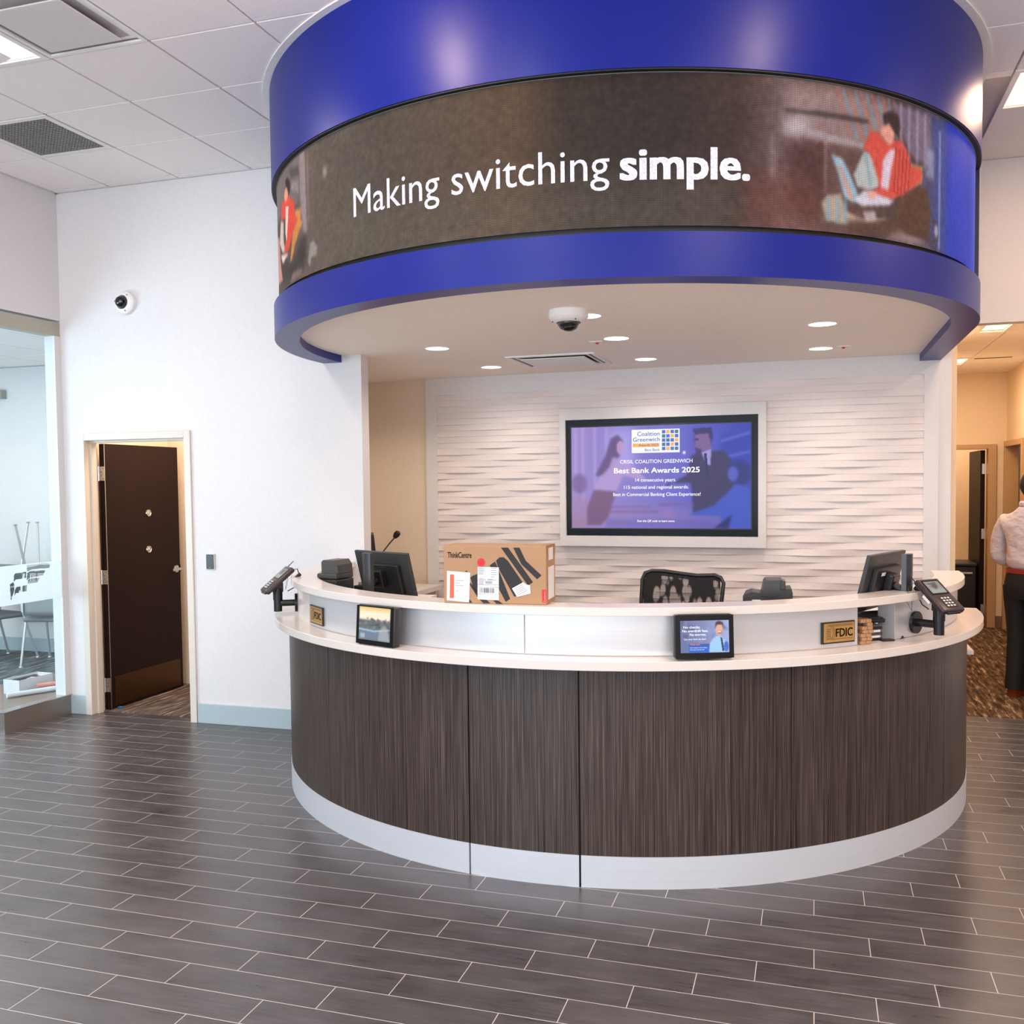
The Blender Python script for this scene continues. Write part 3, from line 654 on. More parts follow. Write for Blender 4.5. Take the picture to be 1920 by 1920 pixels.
P.rect(-127.2,-126.8,3.1,3.46,(150,136,128),.5,1)
Q('Ldark',(52,44,42),.85,4); Q('Lleg2',(206,146,128),.9,1); Q('Lleg',(206,190,182),1,1); Q('Lchair',(206,134,64),1,1); Q('Ljacket',(224,72,52),1,1); Q('Lshirt',(238,196,186),1,0)
Q('Lhair',(46,26,24),1,1); Q('Lface',(236,156,128),1,1); Q('Llap',(232,206,204),1,1); Q('Lrug',(132,106,100),.9,1); Q('Lcup',(160,152,150),.8,1)
P.ell(-121.9,3.3,.5,.03,(170,160,154),.8,2)
nz=P.blur(rng.normal(0,1,(P.h,P.w)),1)*16+P.blur(rng.normal(0,1,(P.h,P.w)),6)*22; P.a=np.clip(P.a+nz[...,None]*np.array([1,.95,.9]),6,255)
def ledmap(off=0):
    def f(U,V):
        a=np.radians(U); r=LR+off
        return np.stack([r*np.cos(a),r*np.sin(a),V-LZ0],-1)
    return f
M_LED=display_material('led_picture',.66,.0075)
P.mesh('display',ledmap(),M_LED,led,uvf=lambda U,V:np.stack([np.radians(U)*LR,V],-1))
def ledpt(off):
    def f(u,v): a=R_(u); r=LR+off; return (r*math.cos(a),r*math.sin(a),v-LZ0)
    return f
M_LEDT=NT('led_white_letters')
_uv=M_LEDT.n('ShaderNodeTexCoord'); _n=M_LEDT.noise(_uv.outputs['Object'],(120,120,120),2); M_LEDT.l(M_LEDT.mix(M_LEDT.ramp(_n,.4,.6),lin((206,196,232))+(1,),lin((250,244,250))+(1,)),M_LEDT.b.inputs['Emission Color']); M_LEDT.b.inputs['Emission Strength'].default_value=.72; M_LEDT.b.inputs['Base Color'].default_value=(.02,.02,.02,1); M_LEDT=M_LEDT.m
text_on('lettering',[('Making switching',-115.1,-79.1,3.031,3.174,0,0),('simple.',-77.9,-62.5,3.029,3.164,.030,0)],ledpt(.004),M_LEDT,led,label='white words on the video screen')
MB().band([(x-CX,y-CY) for x,y in upath(LR+.004,None,None,-179,-3.2)],[(x-CX,y-CY) for x,y in upath(LR-.012,None,None,-179,-3.2)],LZ1-LZ0+.003,LZ1-LZ0+.005).build('edge_trim',M_GREY,led)
# ceiling cans that wash the drum (out of frame, near the window side)
def can(x,y,z,label,power,col,r=.075,size=130,bulb=False,group='recessed downlights',glow=M_LAMP,blend=.9,rad=.06):
    t=thing('recessed_downlight',label,'ceiling light',(x,y,z),0,group)
    MB().lathe([(r,-.004),(r+.007,-.004),(r+.009,.0),(r,.0),(r,-.004)]).build('trim_ring',M_WHITEMETAL,t,smooth=True)
    MB().lathe([(0,-.001),(r,-.001),(r,.001),(0,.001)]).build('lens',glow,t)
    if bulb: point('downlight_glow',(x,y,z-.10),power,col,.07)
    elif power: spot('downlight_glow',(x,y,z-.02),power,col,size,blend,rad=rad)
    return t
for x,y,p in ((-1.98,3.30,15),(.52,3.66,10)):
    can(x,y,ZC,'downlight in the tiled ceiling washing the blue drum',p,(1,.72,.60),bulb=True,group='ceiling downlights near the drum')

# ================================================================== COUNTER
ct=thing('reception_counter','half-round reception counter with dark striped laminate front and white ledges','counter',(CX,CY,0))
def cpart(b,name,m,par=None,**k):
    o=b.build(name,m,par or ct,**k)
    if par is None: o.matrix_local=T(-CX,-CY,0)
    return o
YE=6.15
js=[-180,-124.5,-97.65,-83.23,-56.7,-26.0,0]
for a0,a1 in zip(js,js[1:]):
    gap=.12 if a0 not in (-97.65,-83.23) else .2
    a0_,a1_=a0+gap/2,a1-(.2 if a1 in (-97.65,-83.23) else .12)/2
    n=max(2,int((a1_-a0_)/1.5)); po=[apt(2.036,a0_+(a1_-a0_)*i/n) for i in range(n+1)]; pi=[apt(2.022,a0_+(a1_-a0_)*i/n) for i in range(n+1)]
    if a1==0: po.append((CX+2.036,YE)); pi.append((CX+2.022,YE))
    cpart(MB().band(po,pi,.140,.966),'front_panel',M_WOOD,smooth=True)
for a0,a1 in ((-180,-97.65),(-97.65,-83.23),(-83.23,0)):
    a0_,a1_=a0+.13,a1-.13; n=int((a1_-a0_)/1.5)
    po=[apt(2.0385,a0_+(a1_-a0_)*i/n) for i in range(n+1)]; pi=[apt(2.022,a0_+(a1_-a0_)*i/n) for i in range(n+1)]
    if a1==0: po.append((CX+2.0385,YE)); pi.append((CX+2.022,YE))
    cpart(MB().band(po,pi,.0,.1415),'kick_plate',M_KICK,smooth=True)
cpart(MB().band(upath(2.021,DW-.003,YE),upath(1.93,DW-.003,YE),.0,.967),'inner_carcass',M_BLK0)
o=cpart(MB().band(upath(2.1165,DW-.003,YE+.005),upath(1.25,DW-.003,YE+.005),.968,1.008),'lower_ledge',M_COUNTER,smooth=True)
md=o.modifiers.new('b','BEVEL'); md.width=.002; md.segments=2; md.limit_method='ANGLE'
o=cpart(MB().band(upath(2.0207,DW-.003,YE),upath(1.865,DW-.003,YE),1.1885,1.2255),'upper_ledge',M_COUNTER,smooth=True)
md=o.modifiers.new('b','BEVEL'); md.width=.002; md.segments=2; md.limit_method='ANGLE'
def up(a0,a1,Ro=1.985,Ri=1.895,z0=1.008,z1=1.1885): return arcband(Ro,Ri,z0,z1,a0,a1)
cpart(up(-180,-135.5,1.985),'white_upstand',M_COUNTER,smooth=True)
cpart(up(-135.5,-45.1,1.978),'upstand_core',M_COUNTER,smooth=True)
cpart(up(-135.4,-90.45,1.985,1.979,1.012,1.185),'steel_fascia',M_STEEL,smooth=True)
cpart(up(-90.25,-45.1,1.985,1.979,1.012,1.185),'steel_fascia',M_STEEL,smooth=True)
n=20; po=[apt(1.978,-37.4+37.4*i/n) for i in range(n+1)]+[(CX+1.978,YE)]; pi=[apt(1.895,-37.4+37.4*i/n) for i in range(n+1)]+[(CX+1.895,YE)]
cpart(MB().band(po,pi,1.008,1.1885),'white_upstand',M_COUNTER,smooth=True)
po=[apt(1.985,-37.5+37.5*i/n) for i in range(n+1)]+[(CX+1.985,YE)]; pi=[apt(1.979,-37.5+37.5*i/n) for i in range(n+1)]+[(CX+1.979,YE)]
cpart(MB().band(po,pi,1.012,1.185),'steel_fascia',M_STEEL,smooth=True)
e0,e1=apt(1.984,-37.52),apt(1.895,-37.52); e2,e3=apt(1.895,-37.42),apt(1.984,-37.42)
cpart(MB().prism([e0,e1,e2,e3],1.012,1.185),'steel_end_cap',M_STEEL)
cpart(MB().box(.80,.889,6.10,6.5,.741,.766,bev=.002),'side_shelf',M_COUNTER)
# FDIC plaques
def plaque(ang,zc,wd,ht,label,grp):
    R=1.986; p=apt(R,ang,zc); m=T(*p)@RZ(ang+90)
    t=thing('deposit_insurance_plaque',label,'plaque',mtx=m,group=grp)
    # local: x to the right seen from the front, -y outward
    MB().box(-wd/2,wd/2,-.007,.004,-ht/2,ht/2,bev=.001).build('backing',M_PLQ,t)
    MB().box(-wd/2+.008,wd/2-.005,-.009,-.0065,-ht/2+.007,ht/2-.006).build('brass_face',M_GOLD,t)
    f=lambda u,v:(u,-.0096,v)
    text_on('lettering',[('FDIC',-wd*.10,wd*.42,-ht*.19,ht*.20,.028,0)],f,M_PLQ,t)
    b=MB()
    for k in range(6): b.box(-wd*.38,-wd*.25,-.0098,-.009,-ht*.25+k*ht*.085,-ht*.25+k*ht*.085+.0022)
    for r_,dx in ((.030,-.006),(.034,.0)):
        b.tube([(-wd*.30+dx+r_*math.cos(R_(a)),-.0095,r_*math.sin(R_(a))) for a in range(-60,61,12)],.0007,n=4)
    b.box(-wd*.38,wd*.42,-.0098,-.009,ht*.30,ht*.30+.0012).box(-wd*.38,wd*.42,-.0098,-.009,-ht*.30,-ht*.30+.0012)
    text_on('small_print',[('Backed by the full faith and credit of the U.S. government',-wd*.32,wd*.42,ht*.34,ht*.40,0,0)],f,M_PLQ,t)
    b.build('seal_lines',M_PLQ,t)
plaque(-48.6,1.079,.19,.098,'brass FDIC plaque on the steel fascia at the right end, beside the gap','FDIC plaques on the counter')
plaque(-131.4,1.075,.19,.098,'brass FDIC plaque at the far left end of the steel fascia, beside the left tablet','FDIC plaques on the counter')

# ================================================================== FEATURE WALL TELEVISION
def fpt(px,z): return px
TVX0,TVX1,TVZ0,TVZ1=1.272,2.806,1.330,2.272
# white picture frame around the TV recess (structure trim)
b=MB(); fx0,fx1,fz0,fz1=1.222,2.865,1.246,2.365; pr=.055
b.box(fx0,TVX0,-pr,.03,fz0,fz1,mtx=FM).box(TVX1,fx1,-pr,.03,fz0,fz1,mtx=FM).box(TVX0,TVX1,-pr,.03,TVZ1,fz1,mtx=FM).box(TVX0,TVX1,-pr,.03,fz0,TVZ0,mtx=FM)
struct(b.build('trim_6',M_WALL))
tv=thing('wall_television','large television showing a purple award slide, set in a white frame on the ribbed wall','television',mtx=FM@T(TVX0,-.03,TVZ0))
W,H=TVX1-TVX0,TVZ1-TVZ0
MB().box(0.002,W-.002,0,.02,.002,H-.002).build('niche_back',M_SCREENOFF,tv)
sx0,sx1,sz0,sz1=.049,W-.055,.063,H-.062
MB().box(sx0-.012,sx1+.012,-.012,.0,sz0-.012,sz1+.012,bev=.003).build('bezel',mat('tv_bezel_grey',(60,60,66),.4,spec=.2),tv)
P=Paint(340,196,0,1,0,1,(110,100,180))
P.gradu([(0,(150,128,190)),(.35,(124,110,186)),(.65,(92,88,180)),(1,(44,54,158))])
P.rect(0,1,0,.18,(150,120,160),.45,14)
for a in (.02,.06,.13,.2): P.rect(a,a+.012,.25,1,(186,172,226),.5,2)
P.rect(.22,.36,.55,.97,(176,168,232),.6,10); P.rect(.68,.84,.3,1,(70,70,180),.6,6); P.rect(.84,1,.45,.9,(36,50,160),.8,4)
P.poly([(.84,.82),(1,.90),(1,.92),(.84,.84)],(120,140,220),.6,2); P.poly([(.84,.66),(1,.72),(1,.74),(.84,.68)],(120,140,220),.5,2)
P.poly([(.0,.0),(.0,.18),(.05,.22),(.1,.28),(.1,.0)],(150,110,140),.6,4)
P.ell(.045,.44,.045,.10,(110,84,140),.8,3); P.poly([(0,.35),(.09,.3),(.1,.1),(0,.1)],(150,120,170),.8,4)
# standing woman left
P.poly([(.2,.72),(.23,.88),(.27,.92),(.3,.86),(.29,.74),(.25,.62),(.2,.5),(.14,.52)],(92,68,116),.95,2)
P.ell(.285,.79,.022,.07,(176,142,192),.9,1)
P.poly([(.24,.7),(.29,.68),(.42,.5),(.43,.46),(.3,.52),(.26,.36),(.13,.38),(.16,.5),(.22,.6)],(168,142,196),.9,2)
P.poly([(.13,.38),(.26,.36),(.21,.1),(.17,.03),(.09,.03),(.09,.2)],(112,76,112),.95,2)
# man right
P.ell(.745,.86,.05,.10,(58,46,110),.95,1); P.poly([(.70,.92),(.78,.92),(.79,.75),(.76,.68),(.71,.72),(.70,.8)],(116,84,140),.95,1)
P.poly([(.69,.955),(.79,.965),(.8,.86),(.78,.86),(.775,.91),(.70,.90)],(46,38,96),1,1); P.poly([(.70,.78),(.735,.76),(.735,.72),(.71,.70)],(50,38,90),.9,1)
P.rect(.70,.72,.845,.865,(40,34,90),.9,0)
P.poly([(.68,.7),(.75,.74),(.86,.74),(.9,.64),(.91,.4),(.84,.2),(.69,.14),(.68,.44),(.55,.44),(.54,.40),(.66,.52)],(48,36,84),.97,2)
P.poly([(.735,.73),(.79,.76),(.785,.6),(.76,.62)],(156,150,214),.9,1); P.poly([(.75,.72),(.765,.72),(.775,.5),(.76,.5)],(34,28,76),1,0)
# seated woman right
P.ell(.94,.53,.06,.12,(30,34,110),.95,3); P.ell(.905,.52,.028,.07,(76,84,184),.95,2)
P.poly([(.86,.32),(.92,.42),(1,.38),(1,.0),(.84,.02),(.84,.12),(.66,.13),(.62,.1),(.7,.16),(.8,.22)],(52,74,178),.95,2)
P.poly([(.84,.05),(.9,.14),(.88,.0),(.8,.0)],(20,26,84),.9,2)
for a,b_,c_ in ((.2,.46,.2),(.22,.5,.15),(.5,.7,.22)): P.rect(a,b_,c_,c_+.02,(112,72,120),.6,2)
P.rect(.53,.58,.1,.2,(140,104,170),.7,2); P.rect(.2,.8,0,.09,(84,72,160),.4,4)
P.ell(.642,.73,.008,.014,(240,236,250),1,1)
tvmap=lambda U,V:np.stack([sx0+U*(sx1-sx0),np.full_like(U,-.0135),sz0+V*(sz1-sz0)],-1)
P.mesh('display',tvmap,display_material('tv_picture',.62),tv)
tf=lambda off:(lambda u,v:(sx0+u*(sx1-sx0),-.0135-off,sz0+v*(sz1-sz0)))
M_TXT=emis('slide_white_text',(246,242,252),.70); M_NAVY=emis('slide_navy_text',(28,72,120),.70); M_CARDW=emis('slide_white_card',(222,222,240),.70)
M_OR=emis('slide_orange',(222,158,74),.70); M_TB=emis('slide_teal',(30,96,142),.70); M_TB2=emis('slide_blue',(54,92,168),.70)
text_on('slide_text',[('CRISIL COALITION GREENWICH',.284,.688,.635,.672,0,0),('Best Bank Awards 2025',.248,.727,.541,.594,.02,0),('14 consecutive years.',.37,.598,.456,.490,.004,0),('115 national and regional awards.',.305,.667,.386,.420,.004,0),('Best in Commercial Banking Client Experience!',.243,.732,.316,.350,.004,0),('Scan the QR code to learn more.',.378,.590,.062,.084,.01,.25)],tf(.0015),M_TXT,tv)
c=MB(); m_=tf(.001)
def cardq(b,u0,u1,v0,v1,f): b.quad(f(u0,v0),f(u1,v0),f(u1,v1),f(u0,v1))
cardq(c,.350,.618,.735,.962,m_); c.build('logo_card',M_CARDW,tv)
c=MB(); cardq(c,.356,.506,.792,.828,tf(.0018)); cells=[(1,0),(2,1),(3,2),(2,3),(1,4)]; cb=MB(); cb2=MB()
for j in range(5):
    for i in range(4):
        u=.520+i*.0238; v=.920-j*.0405; tgt=c if (i,j) in cells else (cb if (i+j)%2 else cb2); cardq(tgt,u,u+.0195,v-.001,v+.032,tf(.0018))
c.build('logo_tiles',M_OR,tv); cb.build('logo_tiles',M_TB,tv); cb2.build('logo_tiles',M_TB2,tv)
text_on('logo_text',[('Coalition',.382,.508,.900,.943,.004,0),('Greenwich',.358,.508,.846,.888,.004,0),('Awards 2025',.390,.500,.799,.824,0,0),('Best Bank',.425,.508,.752,.778,.004,0)],tf(.0024),M_NAVY,tv)

# ================================================================== SOFFIT THINGS
LBL=[(-2.40,6.04,'recessed downlight in the white soffit, nearest the white wall on the left'),(-2.398,7.163,'recessed downlight in the soffit, rear left, beside the square air diffuser'),(-1.18,5.168,'recessed downlight in the soffit partly hidden by the dome camera'),(-1.188,6.037,'recessed downlight in the middle of the soffit, in front of the air diffuser'),(-1.186,7.139,'recessed downlight in the soffit above the television, right of the air diffuser'),(.045,5.928,'recessed downlight at the right of the soffit, nearer the drum rim'),(.043,7.027,'recessed downlight at the right rear of the soffit, beside a small sensor plate')]
for x,y,l in LBL: can(x,y,2.67,l,19,(1,.86,.74),r=.078,size=150,group='downlights in the soffit')
can(-3.45,6.85,2.67,'recessed downlight in the soffit of the left recess behind the white wall',26,(1,.80,.60),r=.078,size=150,group='downlights in the soffit')
def plate(x,y,label):
    t=thing('soffit_sensor_plate',label,'sensor plate',(x,y,2.67),0,'small plates on the soffit')
    MB().box(-.045,.045,-.045,.045,-.006,0,bev=.002).build('cover',M_WHITEMETAL,t); MB().lathe([(0,-.016),(.008,-.014),(.012,-.006)]).build('sensor',M_RED,t,smooth=True)
plate(-1.336,6.151,'small white sensor plate on the soffit beside the middle downlight'); plate(.19,6.99,'small white sensor plate on the soffit beside the right rear downlight')
t=thing('air_diffuser','square white air diffuser in the soffit above the feature wall','air vent',(-1.79,6.95,2.67))
s=.325
b=MB(); 
for (a,c_,z0,z1) in ((s,s-.03,-.008,0),(s-.055,s-.07,-.006,.02)):
    b.box(-a,a,-a,-c_,z0,z1).box(-a,a,c_,a,z0,z1).box(-a,-c_,-c_,c_,z0,z1).box(c_,a,-c_,c_,z0,z1)
b.build('frame',M_WHITEMETAL,t); MB().box(-s+.03,s-.03,-s+.03,s-.03,-.001,-.0005).build('throat',M_DKGREY,t)
MB().box(-s+.085,s-.085,-s+.085,s-.085,-.018,-.012,bev=.002).build('centre_plate',M_WHITEMETAL,t)
def dome(name,label,m,rb=.085,par=None):
    t=thing(name,label,'security camera',mtx=m,group=None)
    MB().lathe([(0,0),(rb,0),(rb,.035),(rb-.012,.05),(rb*.62,.062),(0,.062)],n=36).build('housing',M_WHITEMETAL,t,smooth=True)
    MB().lathe([(rb*.55,.06),(rb*.54,.075),(rb*.40,.095),(rb*.2,.106),(0,.109)],n=28).build('dome',mat('dome_black_glass',(12,12,14),.06,coat=.5),t,smooth=True)
    MB().lathe([(rb*.62,.058),(rb*.60,.066),(rb*.55,.066)],n=28).build('ring',M_DKGREY,t,smooth=True)
    b=MB()
    for a in (50,170,290): b.cyl((rb*.8*math.cos(R_(a)),rb*.8*math.sin(R_(a)),.052),(rb*.8*math.cos(R_(a)),rb*.8*math.sin(R_(a)),.058),.004,n=8)
    b.build('screw',M_DKGREY,t)
    return t
dome('dome_camera','white dome security camera mounted on the wall above the brown door',T(-4.923,DW,3.145)@RX(90)@Matrix.Rotation(0,4,'Z'))
dome('dome_camera','white dome security camera hanging from the soffit inside the drum',T(-1.236,4.985,2.67)@RX(180),.105)

# ================================================================== LOBBY CEILING FIXTURES
def cellc(i,j): return GX+(i+.5)*TS,GY+(j+.5)*TS
def troffer(i,j,label,power,col,lens,group):
    x,y=cellc(i,j); h=TS/2-.004; t=thing('ceiling_troffer',label,'ceiling light',(x,y,ZC),0,group)
    b=MB().box(-h,h,-h,-h+.03,-.006,.004).box(-h,h,h-.03,h,-.006,.004).box(-h,-h+.03,-h+.03,h-.03,-.006,.004).box(h-.03,h,-h+.03,h-.03,-.006,.004)
    b.build('frame',M_WHITEMETAL,t)
    MB().box(-h+.03,h-.03,-h+.03,h-.03,.006,.009).build('lens',lens,t)
    b=MB()
    n=10; P_=np.array([[( -.10+.2*k/n, yy, -.012+.018*((k/n-.5)*2)**2) for k in range(n+1)] for yy in (-h+.05,h-.05)]); b.grid(P_)
    b.build('basket',M_WHITEMETAL,t,smooth=True)
    if power: area('troffer_glow',(x,y,ZC-.02),(0,0,0),.5,.5,power,col)
    return t
troffer(-1,0,'square recessed light fixture in the tiled ceiling at the upper left corner',16,SOFT,M_LENS,'square light fixtures in the lobby ceiling')
troffer(8,4,'square recessed light fixture in the tiled ceiling right of the drum',11,(1,.66,.45),M_LENSW,'square light fixtures in the lobby ceiling')
for (i,j),p,c_ in zip(lights_cells[2:],(22,18,38,20,34,38),(SOFT,SOFT,(1,.8,.68),SOFT,(1,.82,.7),(1,.70,.50))):  # last cell is an unseen fixture added to warm the header wall
    troffer(i,j,'unseen square recessed light fixture in the tiled ceiling over the lobby floor',p,c_,M_LENS,'light fixtures over the lobby floor')
x,y=cellc(0,0); h=TS/2-.004
t=thing('square_ceiling_diffuser','white square plaque air diffuser in the tiled ceiling beside the upper left light','air vent',(x,y,ZC))
b=MB()
for k in range(3):
    a=h-k*.035; c_=a-.02; z=-.004+.012*k
    b.box(-a,a,-a,-c_,z,z+.01).box(-a,a,c_,a,z,z+.01).box(-a,-c_,-c_,c_,z,z+.01).box(c_,a,-c_,c_,z,z+.01)
b.build('frame',M_WHITEMETAL,t); MB().box(-h,h,-h,h,.05,.06).build('throat',M_WHITEMETAL,t); MB().box(-.215,.215,-.215,.215,-.022,-.014,bev=.004).build('centre_plate',mat('plaque_white',(214,208,206),.5),t)
MB().box(-h+.02,h-.02,-h+.02,h-.02,.0105,.0115).build('inner_pan',mat('diffuser_pan',(186,178,174),.5),t)
x,y=cellc(-2,2)
t=thing('return_air_grille','dark grey perforated return air grille in the tiled ceiling at the upper left','air vent',(x,y,ZC))
MB().box(-h,h,-h,-h+.04,-.003,.004).box(-h,h,h-.04,h,-.003,.004).box(-h,-h+.04,-h+.04,h-.04,-.003,.004).box(h-.04,h,-h+.04,h-.04,-.003,.004).build('frame',M_WHITEMETAL,t)
b=MB()
n=21
for k in range(n+1):
    p=-h+.04+(2*h-.08)*k/n; b.box(p-.003,p+.003,-h+.04,h-.04,-.002,.004).box(-h+.04,h-.04,p-.003,p+.003,-.002,.004)
b.build('grid',mat('grille_grey',(146,142,138),.5),t); MB().box(-h+.04,h-.04,-h+.04,h-.04,.008,.010).build('filter',mat('filter_dark',(70,68,66),.8),t)
# hall ceiling lights and vent
for (i,j),l in (((0,1),'square ceiling light at the near end of the cream hallway'),((0,5),'square ceiling light at the far end of the cream hallway')):
    x=.93+(i+.5)*TS; y=7.79+(j+.5)*TS; t=thing('hall_ceiling_light',l,'ceiling light',(x,y,2.99),0,'hallway ceiling lights')
    b=MB().box(-h,h,-h,-h+.03,-.008,.006).box(-h,h,h-.03,h,-.008,.006).box(-h,-h+.03,-h+.03,h-.03,-.008,.006).box(h-.03,h,-h+.03,h-.03,-.008,.006); b.build('frame',M_WHITEMETAL,t)
    MB().box(-h+.03,h-.03,-h+.03,h-.03,.01,.014).build('lens',M_LENSW,t); MB().box(-.08,.08,-h+.04,h-.04,-.012,-.006,bev=.002).build('basket',M_LENSW if j==5 else M_WHITEMETAL,t)
t=thing('slot_diffuser','thin dark slot air diffuser in the hallway ceiling','air vent',(1.72,10.95,2.99))
MB().box(-.15,.2,-.025,.025,-.004,.0).build('slot',M_DKGREY,t)

# ================================================================== TELLER EQUIPMENT
def monitor(x,y,nang,tilt,wd,ht,zb,label):
    "rear faces direction nang (degrees); stand column on that side"
    m=T(x,y,1.008)@RZ(nang-90)     # local +y = rear/outward
    t=thing('computer_monitor',label,'monitor',mtx=m,group='teller monitors seen from behind')
    S=T(0,0,zb-1.008+ht/2)@RX(-tilt)
    o=MB().box(-wd/2,wd/2,-.012,.008,-ht/2,ht/2,bev=.004).build('shell',M_DKGREY if False else mat('monitor_shell',(48,48,51),.4),t,mtx=S)
    MB().box(-wd/2+.012,wd/2-.012,-.0135,-.0115,-ht/2+.012,ht/2-.012).build('panel_glass',M_SCREENOFF,t,mtx=S)
    MB().box(-wd*.34,wd*.34,.006,.034,-ht*.40,ht*.27,bev=.006).build('rear_housing',M_BLACK,t,mtx=S)
    b=MB()
    for k in range(14): b.box(-wd*.30+k*wd*.045,-wd*.30+k*wd*.045+.006,.0338,.0352,-ht*.37,-ht*.30)
    b.build('vent_slots',M_BLK0,t,mtx=S)
    MB().box(wd*.12,wd*.22,.0338,.0349,ht*.14,ht*.20).build('sticker',M_PAPER,t,mtx=S)
    MB().box(-.05,.05,.03,.075,-.05,.05,bev=.008).cyl((0,.05,0),(0,.13,-.02),.022,n=14).build('tilt_bracket',M_BLACKM,t,mtx=S)
    pr=[(-.040,.0),(-.036,.022),(-.018,.034),(0,.037),(.018,.034),(.036,.022),(.040,.0)]
    b=MB().prism(pr,0.02,zb-1.008+ht*.98,mtx=T(0,.115,0)@Matrix.Shear('XY',4,(0,.0))); b.build('stand_column',mat('stand_grey',(44,44,47),.3),t,smooth=True)
    MB().box(-.12,.12,-.10,.15,0,.014,bev=.005).build('stand_base',M_BLACKM,t)
    return t
monitor(-2.33,5.02,-117,14,.48,.285,1.105,'black computer monitor seen from behind at the left end of the counter')
monitor(.315,5.06,-24,14,.47,.285,1.125,'black computer monitor seen from behind at the right end of the counter')

def scanner(x,y,rot,label,sc=1.0,tall=1.0):
    m=T(x,y,1.008)@RZ(rot)@Matrix.Diagonal((sc,sc,sc*tall,1))
    t=thing('cheque_scanner',label,'scanner',mtx=m,group='teller scanners')
    MB().box(-.11,.13,-.11,.12,0,.12,bev=.008).build('base',M_BLACK,t)
    pr=[(-.10,.12),(-.103,.185),(-.088,.215),(-.06,.225),(-.01,.218),(.02,.196),(.06,.205),(.088,.240),(.122,.243),(.128,.22),(.128,.12)]
    MB().prism(pr,-.10,.06,mtx=RX(90)).build('body',mat('scanner_body',(40,39,40),.45),t)
    pr=[(-.018,.212),(-.006,.272),(.004,.282),(.078,.284),(.088,.27),(.09,.235),(.055,.203),(.02,.197)]
    MB().prism(pr,-.095,.068,mtx=RX(90)).build('hood',mat('scanner_hood',(34,33,34),.35),t)
    MB().box(.070,.094,-.072,.03,.238,.280,bev=.003).build('tray',M_BLACK,t)
    MB().box(-.06,-.02,-.0612,-.0605,.165,.188).build('maker_sticker',M_PAPER,t)
    return t
scanner(-.225,4.80,4,'black cheque scanner behind the counter, right of the mesh chair')
def printer(x,y,rot):
    m=T(x,y,1.008)@RZ(rot); t=thing('receipt_printer','black receipt printer at the left end of the counter beside the left monitor','printer',mtx=m)
    MB().box(-.072,.072,-.09,.09,0,.205,bev=.008).build('base',mat('printer_shell',(52,51,51),.45),t)
    MB().box(-.071,.071,-.085,.088,.207,.24,bev=.008).build('lid',M_DKGREY,t)
    MB().prism([(-.045,.24),(-.047,.305),(-.035,.318),(.045,.318),(.066,.29),(.071,.24)],-.08,.07,mtx=RX(90)).build('upper_cover',mat('printer_cover',(66,64,64),.4),t)
    MB().box(-.045,.035,-.0925,-.0905,.135,.15).box(-.045,.035,-.0925,-.0905,.118,.128).build('maker_sticker',M_PAPER,t)
    MB().box(-.10,-.085,-.08,-.04,.08,.09).build('side_tab',M_BLACK,t)
    return t
printer(-2.71,5.13,-8)
t=thing('note_dispenser','low black machine behind the left monitor with a silver keypad strip','machine',mtx=T(-2.53,5.23,1.008)@RZ(-8))
MB().box(-.08,.08,-.06,.12,0,.16,bev=.006).build('body',M_BLACK,t); MB().box(-.06,.04,-.04,.0,.16,.178,bev=.003).build('keypad_strip',M_GREY,t); MB().box(-.07,.06,.02,.08,.16,.19,bev=.01).build('roll_cover',M_DKGREY,t)

# tablets
def tablet(ang,R,zc,label,face,tilt=4,thick=.045):
    p=apt(R,ang,zc); m=T(*p)@RZ(ang+90)@RX(-tilt)
    t=thing('counter_tablet',label,'tablet',mtx=m,group='tablets mounted on the counter front')
    wd,ht=.258,.190
    MB().box(-wd/2,wd/2,-.018,thick-.018,-ht/2,ht/2,bev=.014,seg=3).build('case',mat('tablet_case',(40,39,40),.35),t,smooth=True)
    MB().box(-wd/2+.004,wd/2-.004,-.0188,-.0178,-ht/2+.004,ht/2-.004).build('glass_front',M_SCREENOFF,t)
    MB().cyl((0,thick-.02,-ht/2+.03),(0,thick-.02,-(zc-1.0085)),.012,n=12).cyl((-.02,-.005,-(zc-1.010)),(-.02,.02,-(zc-1.010)),.004,n=8).cyl((.02,-.005,-(zc-1.010)),(.02,.02,-(zc-1.010)),.004,n=8).build('stand_foot',M_BLACKM,t)
    a,b_,c_,d=face['rect']; f=lambda U,V:np.stack([-wd/2+(a+(b_-a)*U)*wd,np.full_like(U,-.0195),-ht/2+(c_+(d-c_)*V)*ht],-1)
    face['paint'].mesh('display',f,face['mat'],t); g=lambda off:(lambda u,v:(-wd/2+(a+(b_-a)*u)*wd,-.0195-off,-ht/2+(c_+(d-c_)*v)*ht))
    return t,g
P=Paint(120,78,0,1,0,1,(110,118,160)); P.gradu([(0,(96,104,150)),(.5,(120,128,168)),(1,(150,166,208))])
for k in range(22): 
    u,v=rng.uniform(0,1),rng.uniform(.3,1); P.ell(u,v,rng.uniform(.02,.06),rng.uniform(.04,.16),tuple(rng.uniform(60,190)*np.array([.8,.85,1.15])),.5,2)
P.rect(0,.6,.0,.27,(30,90,190),.95,0); P.rect(0,.17,0,.28,(96,112,150),.9,0); P.rect(.17,.6,.22,.28,(60,70,150),.6,1)
P.poly([(.58,0),(.6,.28),(.66,.42),(.74,.52),(.84,.50),(.92,.36),(.95,.2),(.97,0)],(150,190,226),1,1)
P.poly([(.82,.47),(.86,.45),(.9,.05),(.86,.03)],(40,50,90),1,0); P.ell(.80,.72,.075,.2,(216,160,144),1,1)
